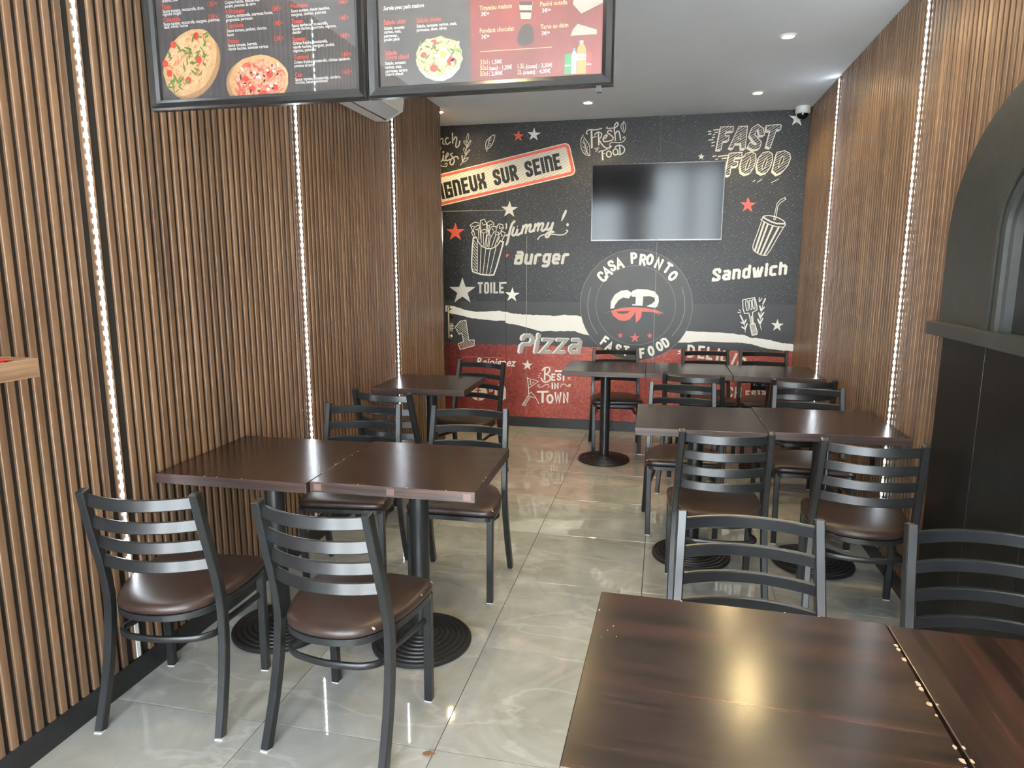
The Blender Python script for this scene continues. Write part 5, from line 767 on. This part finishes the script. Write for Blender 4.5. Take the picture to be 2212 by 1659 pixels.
# ================================================================== TABLES
TW, TD, TH = 0.604, 0.578, 0.745
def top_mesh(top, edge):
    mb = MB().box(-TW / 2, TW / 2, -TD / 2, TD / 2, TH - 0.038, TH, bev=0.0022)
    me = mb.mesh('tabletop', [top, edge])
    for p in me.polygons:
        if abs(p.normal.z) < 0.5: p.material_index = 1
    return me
TOPS = {k: top_mesh(*v) for k, v in dict(x=('dark_wood_x', 'edge_wood_sheen'), y=('dark_wood_y', 'edge_wood_sheen'), p=('dark_wood_x', 'edge_wood_strong_sheen')).items()}
col_me = MB().lathe([(0.038, 0.034), (0.038, TH - 0.045)], 32).mesh('column', 'black_metal', smooth=40)
prof = [(0.190, 0.0), (0.200, 0.003), (0.200, 0.014), (0.196, 0.019)]
for k in range(6):
    r = 0.186 - k * 0.022; z = 0.019 + k * 0.0032
    prof += [(r, z + 0.001), (r - 0.003, z - 0.0025), (r - 0.007, z - 0.0025), (r - 0.010, z + 0.0035), (r - 0.018, z + 0.0045)]
prof += [(0.050, 0.040), (0.046, 0.046), (0.039, 0.048)]
base_me = MB().lathe(prof, 48).mesh('base', 'cast_iron', smooth=25)
mb = MB(); mb.box(-0.20, 0.20, -0.02, 0.02, TH - 0.048, TH - 0.038); mb.box(-0.02, 0.02, -0.20, 0.20, TH - 0.048, TH - 0.038)
plate_me = mb.mesh('support_plate', 'black_metal')
def chips(seed, spots):
    rnd = random.Random(seed); mb = MB()
    for (cx, cy, r) in spots:
        n = 9; a0 = rnd.random() * 6
        pts = [(cx + r * rnd.uniform(.55, 1.1) * math.cos(a0 + 2 * math.pi * q / n) * 0.7, cy + r * rnd.uniform(.55, 1.1) * math.sin(a0 + 2 * math.pi * q / n)) for q in range(n)]
        pts = [(max(-TW / 2 + .0005, min(TW / 2 - .0005, a)), max(-TD / 2 + .0005, min(TD / 2 - .0005, b))) for a, b in pts]
        mb.prism(pts, lambda u, v, d: (u, v, d), TH - 0.001, TH + 0.0003)
    return mb
def table(x, y, a, top, label, spots=None):
    t = thing('pedestal_table', label, 'table', (x, y, 0), math.radians(a), 'square pedestal tables')
    put('tabletop', TOPS[top], t); put('column', col_me, t); put('base', base_me, t); put('support_plate', plate_me, t)
    if spots: chips(hash(top) % 7 + len(spots), spots).build('worn_chips', 'chip_pale', t)
    return t
R_, L_, F_, B_ = TW / 2 - .002, -TW / 2 + .002, -TD / 2 + .002, TD / 2 - .002
table(-1.509, 2.345, 1.2, 'y', 'dark table whose end touches the slatted wall, in the two-table row', [(R_, -.05, .006), (R_, .02, .005), (R_, -.16, .004), (R_, -.20, .004), (-.1, F_, .005), (-.05, F_, .004), (.05, F_, .003)])
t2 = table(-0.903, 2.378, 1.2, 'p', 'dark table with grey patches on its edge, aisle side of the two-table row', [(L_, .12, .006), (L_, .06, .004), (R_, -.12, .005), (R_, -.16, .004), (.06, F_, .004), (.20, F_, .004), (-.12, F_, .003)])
for x in (-0.272, 0.0, 0.275): MB().box(x - .014, x + .014, -TD / 2 - .0006, -TD / 2 + .001, TH - .031, TH - .007).build('edge_patch', 'edge_patch', t2)
table(-1.487, 4.205, 1.5, 'x', 'single dark table by the slatted wall below the air conditioner', [(.12, F_, .004), (.2, F_, .004), (.0, F_, .004)])
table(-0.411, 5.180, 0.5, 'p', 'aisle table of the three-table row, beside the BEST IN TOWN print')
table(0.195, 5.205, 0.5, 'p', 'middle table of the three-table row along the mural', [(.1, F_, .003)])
table(0.804, 5.185, 0.0, 'x', 'end table of the three-table row against the slatted wall', [(-.05, F_, .006), (.02, F_, .004), (.08, F_, .004), (.11, F_, .004)])
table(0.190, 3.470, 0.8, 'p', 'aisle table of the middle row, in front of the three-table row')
table(0.796, 3.515, 0.6, 'x', 'middle-row table against the slatted wall next to the black arch', [(L_, -.02, .006), (L_, -.06, .004)])
rr = random.Random(5)
table(0.180, 1.187, -1.2, 'x', 'large dark brown table in the foreground with pale chips along its edge',
      [(R_ - .002, yy, rr.uniform(.004, .009)) for yy in (.20, .185, .15, .07, .055, .01, -.02, -.10, -.13, -.15, -.165, -.18, -.20)] + [(-.12, B_, .004), (.10, B_, .003), (.17, B_, .003), (L_ + .004, .20, .003), (L_ + .03, .12, .002), (L_ + .04, .14, .002), (L_ + .05, .10, .0015), (L_ + .02, .09, .0015)])
table(0.789, 1.170, -0.5, 'y', 'reddish dark table beside the foreground one, cut by the picture edge', [(L_ + .001, yy, rr.uniform(.003, .007)) for yy in (.02, -.09, -.12, -.17, -.19)])
# ================================================================== BLACK ARCHED SURROUND AND COUNTER ON THE RIGHT WALL
ar = thing('arched_surround', 'matt black arched wall surround with stepped moulding over a black counter ledge', 'surround', (XR, 2.25, 0))
AC_Y, AC_Z = 0.0, 1.60
def arch(a, b, zlow, n=28):
    pts = [(-a, zlow)]
    for k in range(n + 1):
        t = math.pi * k / n; pts.append((-a * math.cos(t), AC_Z + b * math.sin(t)))
    return pts + [(a, zlow)]
def arch_band(name, a0, b0, a1, b1, x0, x1, zlow, mat):
    o_, i_ = arch(a0, b0, zlow), arch(a1, b1, zlow); n = len(o_); vv, ff = [], []
    for x in (x0, x1): vv += [(x, p, q) for p, q in o_] + [(x, p, q) for p, q in i_]
    for k in range(n - 1):
        for s in (0, 2 * n): ff.append((s + k, s + k + 1, s + n + k + 1, s + n + k))
        ff.append((k, k + 1, 2 * n + k + 1, 2 * n + k)); ff.append((n + k, n + k + 1, 3 * n + k + 1, 3 * n + k))
    for k in (0, n - 1): ff.append((k, n + k, 3 * n + k, 2 * n + k))
    mb = MB(); mb.add(vv, ff); return mb.build(name, mat, ar, smooth=35)
Z0 = 1.285
arch_band('arch_band', 0.735, 0.51, 0.315, 0.27, -0.036, -0.0005, Z0, 'arch_black')
for k in range(4):
    a, b = 0.315 - 0.026 * k, 0.27 - 0.024 * k
    arch_band('moulding_step', a, b, a - 0.026, b - 0.024, -0.052 + 0.014 * (k % 2), -0.0005, Z0, 'arch_black')
MB().prism(arch(0.212, 0.175, Z0), lambda u, v, d: (d, u, v), -0.012, -0.0005).build('back_panel', 'panel_black', ar)
MB().box(-0.078, -0.0005, -0.80, 0.745, 1.235, Z0, bev=0.003).build('ledge', 'arch_black', ar)
for (y0, y1) in [(0.372, 0.742), (-0.005, 0.369), (-0.40, -0.008), (-0.80, -0.403)]:
    MB().box(-0.0125, -0.0005, y0, y1, 0.005, 1.234, bev=0.0015).build('front_panel', 'panel_black', ar)
# ================================================================== TELEVISION
TVX0, TVX1, TVZ0, TVZ1 = -0.644, 0.464, 1.728, 2.374
tv = thing('television', 'large black flat-screen television mounted on the mural, switched off', 'television', ((TVX0 + TVX1) / 2, 6.105, TVZ0))
W2, H2 = (TVX1 - TVX0) / 2, TVZ1 - TVZ0
piv = math.radians(3.0)
body = MB().box(-W2, W2, 0.002, 0.045, 0, H2, bev=0.003).build('casing', 'bezel_black', tv)
fr = MB()
for (a, b, c_, d) in [(-W2, W2, 0, 0.011), (-W2, W2, H2 - 0.007, H2), (-W2, -W2 + 0.007, 0.011, H2 - 0.007), (W2 - 0.007, W2, 0.011, H2 - 0.007)]: fr.box(a, b, -0.003, 0.004, c_, d)
fr.build('bezel', 'bezel_black', tv)
MB().box(-W2 + 0.007, W2 - 0.007, -0.0008, 0.0018, 0.011, H2 - 0.007).build('screen', 'screen_black', tv)
MB().box(-0.022, 0.022, -0.0045, -0.003, 0.002, 0.008).build('brand_plate', 'grey_plastic', tv)
for ch in tv.children: ch.rotation_euler.x = piv
MB().box(-0.2, 0.2, 0.02, 0.063, 0.12, 0.5).build('wall_mount', 'black_metal', tv)
# ================================================================== SECURITY CAMERA
sc_ = thing('security_camera', 'white dome security camera in the ceiling corner', 'camera', (1.035, 6.06, ZC - 0.001))
MB().lathe([(0.052, 0.0), (0.058, -0.006), (0.058, -0.046), (0.052, -0.056), (0.044, -0.058)], 32).build('housing', 'white_plastic', sc_, True)
MB().lathe([(0.044, -0.054), (0.043, -0.066), (0.036, -0.083), (0.022, -0.094), (0.003, -0.098)], 28).build('dome', 'dome_smoke', sc_, True)
# ================================================================== AIR CONDITIONER
ac = thing('air_conditioner', 'white wall-mounted air conditioner half hidden behind the hanging menu boards', 'air conditioner', (XL, 3.79, 2.40))
prof = [(0.0, 0.004), (0.08, 0.0), (0.184, 0.056), (0.193, 0.13), (0.196, 0.20), (0.185, 0.265), (0.15, 0.285), (0.0, 0.285)]
MB().prism(prof, lambda u, v, d: (u, d, v), -0.40, 0.40).build('body', 'white_plastic', ac, smooth=30)
MB().prism([(0.092, 0.0035), (0.172, 0.0465), (0.170, 0.050), (0.090, 0.007)], lambda u, v, d: (u + .002, d, v), -0.36, 0.36).build('louver', 'grey_plastic', ac)
MB().prism([(0.081, -0.0012), (0.089, 0.0032), (0.087, 0.006), (0.080, 0.002)], lambda u, v, d: (u + .0015, d, v), -0.36, 0.36).build('air_slot', 'frame_black', ac)
MB().prism([(0.1865, 0.062), (0.1955, 0.13), (0.1945, 0.132), (0.1855, 0.064)], lambda u, v, d: (u + .0005, d, v), -0.385, 0.385).build('front_flap', 'white_plastic', ac)
# ================================================================== HANGING MENU BOARDS
YM = 2.0
def menu_board(name_label, x0, x1, z0, z1, sheets):
    t = thing('menu_board', name_label, 'menu board', ((x0 + x1) / 2, YM, z0), group='menu boards hanging from the ceiling')
    cx = (x0 + x1) / 2; w = (x1 - x0) / 2; h = z1 - z0; b = 0.034
    mb = MB()
    # mitred frame: outer edge, ridge, inner edge
    def loop(d, yy): return [(-w + d, yy, d), (w - d, yy, d), (w - d, yy, h - d), (-w + d, yy, h - d)]
    rings = [loop(0, 0.020), loop(0, -0.004), loop(0.006, -0.010), loop(0.022, -0.006), loop(b - 0.002, 0.000), loop(b, 0.006), loop(b, 0.020)]
    vv = [q for r in rings for q in r]; ff = []
    for r in range(len(rings)):
        r2_ = (r + 1) % len(rings)
        for k in range(4): ff.append((r * 4 + k, r * 4 + (k + 1) % 4, r2_ * 4 + (k + 1) % 4, r2_ * 4 + k))
    mb.add(vv, ff); mb.build('frame', 'frame_black', t)
    MB().box(-w + 0.004, w - 0.004, 0.0125, 0.020, 0.004, h - 0.004).build('backing', 'frame_black', t)
    gm = MB(); gm.add([(-w + b, 0.0065, b), (w - b, 0.0065, b), (w - b, 0.0065, h - b), (-w + b, 0.0065, h - b)], [(0, 1, 2, 3)]); gm.build('cover_glass', 'poster_glass', t, fix=False)
    po = None
    for (sx0, sx1, mt) in sheets:
        o = MB().box(max(sx0 - cx, -w + b), min(sx1 - cx, w - b), 0.0115, 0.0125, b, h - b).build('poster', mt, t)
        po = po or o
    for s in (-0.8, 0.8):
        MB().lathe([(0.0016, 0), (0.0016, ZC - z1)], 8, (w * s, 0.01, h)).build('hanging_cable', 'black_metal', t)
    return t, po, cx, z0
BZ0, BZ1 = 1.992, 2.552
bl, pl, cxl, zl = menu_board('hanging menu board listing pizzas with two pizza pictures', -1.643, -0.893, BZ0, BZ1, [(-2, 0, 'poster_charcoal')])
br, pr, cxr, zr = menu_board('hanging menu board listing salads, desserts and drinks with a salad bowl picture', -0.887, -0.158, BZ0, BZ1, [(-2, -0.572, 'poster_charcoal'), (-0.572, 0, 'poster_red')])
MB().box(0.318, 0.332, -0.005, 0.009, -0.017, 0.0).build('hook', 'frame_black', br)
groups = {}
for (bd, s, x, z, mt, h, w, it) in MENU_TEXT:
    vs_, fs = text_mesh(s)
    if not vs_: continue
    a0, a1 = min(q[0] for q in vs_), max(q[0] for q in vs_)
    k = w / 10000 / max(a1 - a0, 1e-4); hh = h / 10000 / 0.69
    cx, zz = (cxl, zl) if bd == 1 else (cxr, zr)
    g = groups.setdefault((bd, mt), MB())
    g.add([(x / 10000 - cx + (q[0] - a0) * k + (q[1] * hh * 0.25 if it else 0), 0.0110, z / 10000 - zz + q[1] * hh) for q in vs_], fs)
for (bd, mt), g in groups.items():
    o = g.build({'w': 'white_lettering', 'r': 'red_lettering', 'g': 'gold_lettering'}[mt], {'w': 'text_white', 'r': 'text_red', 'g': 'text_gold'}[mt], pl if bd == 1 else pr, fix=False)
    face_to(o.data, 1, -1)
def pic(board, name, mat, polys, layer):
    cx, zz, w = (cxl, zl, 0.375) if board == 1 else (cxr, zr, 0.3645)
    b = 0.034; mb = MB(); yy = 0.0112 - 0.0003 * layer
    for q_, pts in enumerate(polys):
        pts = [(min(max(a - cx, -w + b), w - b), max(q - zz, b)) for a, q in pts]
        polyfill(mb, [pts], lambda u, v: (u, yy - 0.000006 * q_, v))
    o = mb.build(name, mat, pl if board == 1 else pr, fix=False); face_to(o.data, 1, -1); return o
def ell(cx, cz, rx, rz, n=28, rot=0.0, wob=0.0, seed=1):
    r = random.Random(seed); out = []
    for k in range(n):
        a = 2 * math.pi * k / n; q = 1 + r.uniform(-wob, wob); u, v = rx * q * math.cos(a), rz * q * math.sin(a)
        out.append((cx + u * math.cos(rot) - v * math.sin(rot), cz + u * math.sin(rot) + v * math.cos(rot)))
    return out
rp = random.Random(11)
pic(1, 'pizza_board_print', 'food_board', [ell(-1.488, 2.121, 0.111, 0.082, 30, 0.75), ell(-1.268, 2.062, 0.107, 0.078)], 1)
pic(1, 'pizza_crust_print', 'pizza_crust', [ell(-1.500, 2.135, 0.112, 0.084, 30, 0.75, 0.02)], 2)
pic(1, 'pizza_crust_print', 'pizza_crust', [ell(-1.260, 2.068, 0.103, 0.075, 30, 0, 0.02)], 2)
pic(1, 'pizza_topping_print', 'pizza_cheese', [ell(-1.502, 2.137, 0.098, 0.070, 30, 0.75, 0.06)], 3)
pic(1, 'pizza_topping_print', 'pizza_ham', [ell(-1.258, 2.066, 0.091, 0.063, 30, 0, 0.05)], 3)
pic(1, 'tomato_print', 'food_tomato', [ell(-1.555 + a, 2.137 + q, 0.011, 0.011, 14) for a, q in ((-.035, .0), (.0, .055), (.085, .075), (.088, .005), (.045, -.055), (-.022, -.03))] + [ell(-1.305 + a, 2.075 + q, 0.012, 0.009, 14) for a, q in ((0, 0), (.02, -.03), (.085, .01), (.06, -.045), (.10, -.03))], 4)
gp = []
for k in range(46):
    a, q = rp.uniform(-.075, .075), rp.uniform(-.06, .06); gp.append(ell(-1.502 + a, 2.137 + q + a * .5, rp.uniform(.006, .016), rp.uniform(.0018, .004), 8, rp.uniform(0, 3)))
pic(1, 'rocket_leaf_print', 'food_green', gp, 5)
pic(1, 'olive_print', 'cake_dark', [ell(-1.258 + rp.uniform(-.07, .07), 2.066 + rp.uniform(-.045, .045), .005, .003, 8, rp.uniform(0, 3)) for k in range(14)], 5)
pic(1, 'mushroom_print', 'egg_white', [ell(-1.258 + rp.uniform(-.07, .07), 2.066 + rp.uniform(-.045, .045), .007, .004, 8, rp.uniform(0, 3)) for k in range(12)], 4)
pic(2, 'bowl_print', 'bowl_grey', [[(-.7405, 2.100), (-.731, 2.068), (-.710, 2.046), (-.682, 2.035), (-.655, 2.033), (-.628, 2.043), (-.606, 2.064), (-.597, 2.096)]], 1)
pic(2, 'salad_print', 'salad_mix', [ell(-.668, 2.102, .0715, .054, 30, 0, 0.06, 3)], 2)
pic(2, 'tomato_print', 'food_tomato', [ell(-.632, 2.087, .012, .013, 14), ell(-.684, 2.070, .013, .010, 14), ell(-.684, 2.140, .010, .009, 14), ell(-.715, 2.108, .010, .008, 14)], 3)
pic(2, 'lettuce_print', 'food_green', [ell(-.668 + rp.uniform(-.06, .06), 2.102 + rp.uniform(-.04, .04), .009, .003, 8, rp.uniform(0, 3)) for k in range(20)], 3)
pic(2, 'crouton_print', 'cake_light', [ell(-.668 + rp.uniform(-.058, .058), 2.102 + rp.uniform(-.042, .042), .0075, .006, 5, rp.uniform(0, 3)) for k in range(18)], 3)
pic(2, 'egg_white_print', 'egg_white', [ell(-.655, 2.104, .0185, .019, 20)], 4)
pic(2, 'egg_yolk_print', 'egg_yolk', [ell(-.6545, 2.106, .011, .0105, 18)], 5)
pic(2, 'dessert_glass_print', 'cake_light', [[(-.430, 2.232), (-.389, 2.229), (-.395, 2.1835), (-.423, 2.1856)]], 1)
pic(2, 'dessert_layer_print', 'cake_dark', [[(-.429, 2.232), (-.390, 2.229), (-.391, 2.219), (-.428, 2.222)], [(-.4265, 2.209), (-.3925, 2.206), (-.393, 2.200), (-.4258, 2.203)]], 2)
pic(2, 'chocolate_cake_print', 'cake_dark', [[(-.434, 2.128), (-.430, 2.150), (-.420, 2.166), (-.408, 2.172), (-.395, 2.169), (-.387, 2.155), (-.3845, 2.128), (-.395, 2.116), (-.415, 2.113), (-.428, 2.117)]], 1)
pic(2, 'tart_slice_print', 'cake_light', [[(-.281, 2.1313), (-.2075, 2.131), (-.208, 2.143), (-.240, 2.154), (-.2616, 2.1613), (-.275, 2.147)]], 1)
pic(2, 'panini_print', 'cake_light', [[(-.276, 2.2137), (-.252, 2.187), (-.1925, 2.2103), (-.1925, 2.235), (-.272, 2.236)]], 1)
pic(2, 'can_print', 'can_green', [[(-.297, 2.0305), (-.2785, 2.0305), (-.2785, 2.085), (-.297, 2.085)]], 1)
pic(2, 'can_print', 'can_red', [[(-.2375, 2.0312), (-.2205, 2.0312), (-.2205, 2.0848), (-.2375, 2.0848)]], 1)
def bottle(x0, x1, z0, z1):
    m, w = (x0 + x1) / 2, (x1 - x0) / 2; h = z1 - z0
    return [(m - w, z0), (m + w, z0), (m + w, z0 + .62 * h), (m + w * .85, z0 + .78 * h), (m + w * .35, z0 + .90 * h), (m + w * .35, z1), (m - w * .35, z1), (m - w * .35, z0 + .90 * h), (m - w * .85, z0 + .78 * h), (m - w, z0 + .62 * h)]
pic(2, 'bottle_print', 'bottle_pale', [bottle(-.278, -.262, 2.0311, 2.0985)], 2)
pic(2, 'bottle_cap_print', 'cap_blue', [[(-.2735, 2.091), (-.2665, 2.091), (-.2665, 2.0985), (-.2735, 2.0985)]], 3)
pic(2, 'bottle_print', 'bottle_orange', [bottle(-.263, -.236, 2.0301, 2.1172)], 2)
pic(2, 'bottle_label_print', 'bottle_pale', [[(-.2625, 2.066), (-.2365, 2.066), (-.2365, 2.081), (-.2625, 2.081)], [(-.2545, 2.109), (-.2445, 2.109), (-.2445, 2.1172), (-.2545, 2.1172)]], 3)
pic(2, 'divider_line_print', 'text_gold', [[(-.5434, 2.1058), (-.3334, 2.1045), (-.3334, 2.1062), (-.5434, 2.1076)]], 1)
for s, x, z, w, h, mt in [('Oasis', -.2605, 2.070, .022, .0075, 'can_red'), ('Coca', -.2365, 2.052, .015, .006, 'text_white'), ('sprite', -.2955, 2.052, .0155, .005, 'text_white'), ('evian', -.2770, 2.058, .0145, .005, 'cap_blue')]:
    vs_, fs = text_mesh(s); a0, a1 = min(q[0] for q in vs_), max(q[0] for q in vs_); mb = MB()
    mb.add([(x - cxr + (q[0] - a0) * w / (a1 - a0), 0.0100, z - zr + q[1] * h / .69) for q in vs_], fs)
    o = mb.build('drink_lettering', mt, pr, fix=False); face_to(o.data, 1, -1)
# ================================================================== SHELF WITH FLYERS, SOCKETS, SMALL BITS
sh = thing('wall_shelf', 'wooden shelf board fixed to the slatted wall at the picture edge', 'shelf', (XL, 1.05, 1.212))
MB().box(0.0005, 0.245, -0.55, 0.372, 0.0, 0.049, bev=0.0015).build('board', 'striped_wood', sh)
for y in (-0.45, 0.25): MB().box(0.0005, 0.18, y - 0.012, y + 0.012, -0.06, 0.0).build('bracket', 'black_metal', sh)
rf = random.Random(4)
for k in range(5):
    o = MB().box(-0.074, 0.074, -0.105, 0.105, 0, 0.0012).build('flyer', 'flyer_red', None, loc=(XL + 0.165 + rf.uniform(-.004, .004), 1.24 + rf.uniform(-.012, .02), 1.2612 + 0.0013 * k))
    o.rotation_euler.z = rf.uniform(-.12, .12)
    tag(o, 'glossy red flyer in the small pile on the wooden shelf', 'flyer', 'red flyers piled on the shelf')
s1 = thing('wall_socket', 'black double wall socket on the mural behind the corner chair', 'socket', (0.855, YB, 0.477))
MB().box(-0.075, 0.075, -0.010, -0.0002, -0.04, 0.04, bev=0.002).build('cover_plate', 'bezel_black', s1)
for x in (-0.036, 0.036): MB().lathe([(0.021, -0.0005), (0.021, 0.0), (0.018, 0.001)], 20).build('outlet', 'frame_black', s1, True, (x, -0.010, 0)).rotation_euler = (math.pi / 2, 0, 0)
for x in (-0.045, -0.027, 0.027, 0.045): MB().lathe([(0.0028, 0), (0.0028, 0.001)], 8).build('pin', 'grey_plastic', s1, True, (x, -0.0108, 0)).rotation_euler = (math.pi / 2, 0, 0)
s2 = thing('wall_socket', 'black wall socket low on the slatted wall below the middle-row table', 'socket', (XR, 3.72, 0.486))
MB().box(-0.012, -0.0002, -0.042, 0.042, -0.042, 0.042, bev=0.002).build('cover_plate', 'bezel_black', s2)
MB().lathe([(0.021, 0), (0.021, 0.001)], 20).build('outlet', 'frame_black', s2, True, (-0.012, 0, 0)).rotation_euler = (0, -math.pi / 2, 0)
rl = random.Random(2); mb = MB()
pts = [((0.018 + rl.uniform(-.006, .006)) * math.cos(k * .7), (0.010 + rl.uniform(-.003, .003)) * math.sin(k * .7)) for k in range(9)]
mb.prism(pts, lambda u, v, d: (u, v, d + 0.004 * math.sin(60 * u)), 0.004, 0.006)
tag(mb.build('dried_leaf', 'dry_leaf', None, loc=(-0.66, 1.768, 0.0)), 'small brown scrap of dried leaf lying on the floor tiles', 'leaf')
# ================================================================== WASH ROOM SEEN THROUGH THE GAP OF THE DOOR
wl = thing('mirror_lamp', 'small lit lamp glimpsed through the gap beside the printed door', 'lamp', (-2.35, 7.58, 1.86))
MB().box(-0.28, 0.16, -0.05, 0.0, 0, 0.05, bev=0.01).build('lamp_body', 'lamp_white', wl)
mi_ = thing('wash_mirror', 'pale mirror glimpsed through the gap beside the printed door', 'mirror', (-2.35, 7.595, 1.45))
MB().box(-0.30, 0.18, -0.012, 0.0, 0, 0.36).build('mirror_glass', 'bottle_pale', mi_)
MB().box(-0.31, 0.19, -0.006, 0.002, -0.01, 0.37).build('mirror_frame', 'white_plastic', mi_)
wbn = thing('washbasin', 'white washbasin glimpsed through the gap beside the printed door', 'basin', (-2.35, 7.38, 0.78))
prof = [(0.06, 0.0), (0.15, 0.03), (0.20, 0.10), (0.21, 0.13), (0.195, 0.132), (0.17, 0.10), (0.10, 0.05), (0.01, 0.045)]
MB().lathe(prof, 28).build('bowl', 'white_plastic', wbn, True)
MB().lathe([(0.06, -0.78), (0.05, -0.4), (0.06, 0.0)], 20).build('pedestal', 'white_plastic', wbn, True)
MB().sweep([(0, 0.17, 0.13), (0, 0.17, 0.25), (0, 0.12, 0.28), (0, 0.04, 0.26)], (1, 0, 0), 0.022, 0.022, 0.006).build('tap', 'brass', wbn, True)
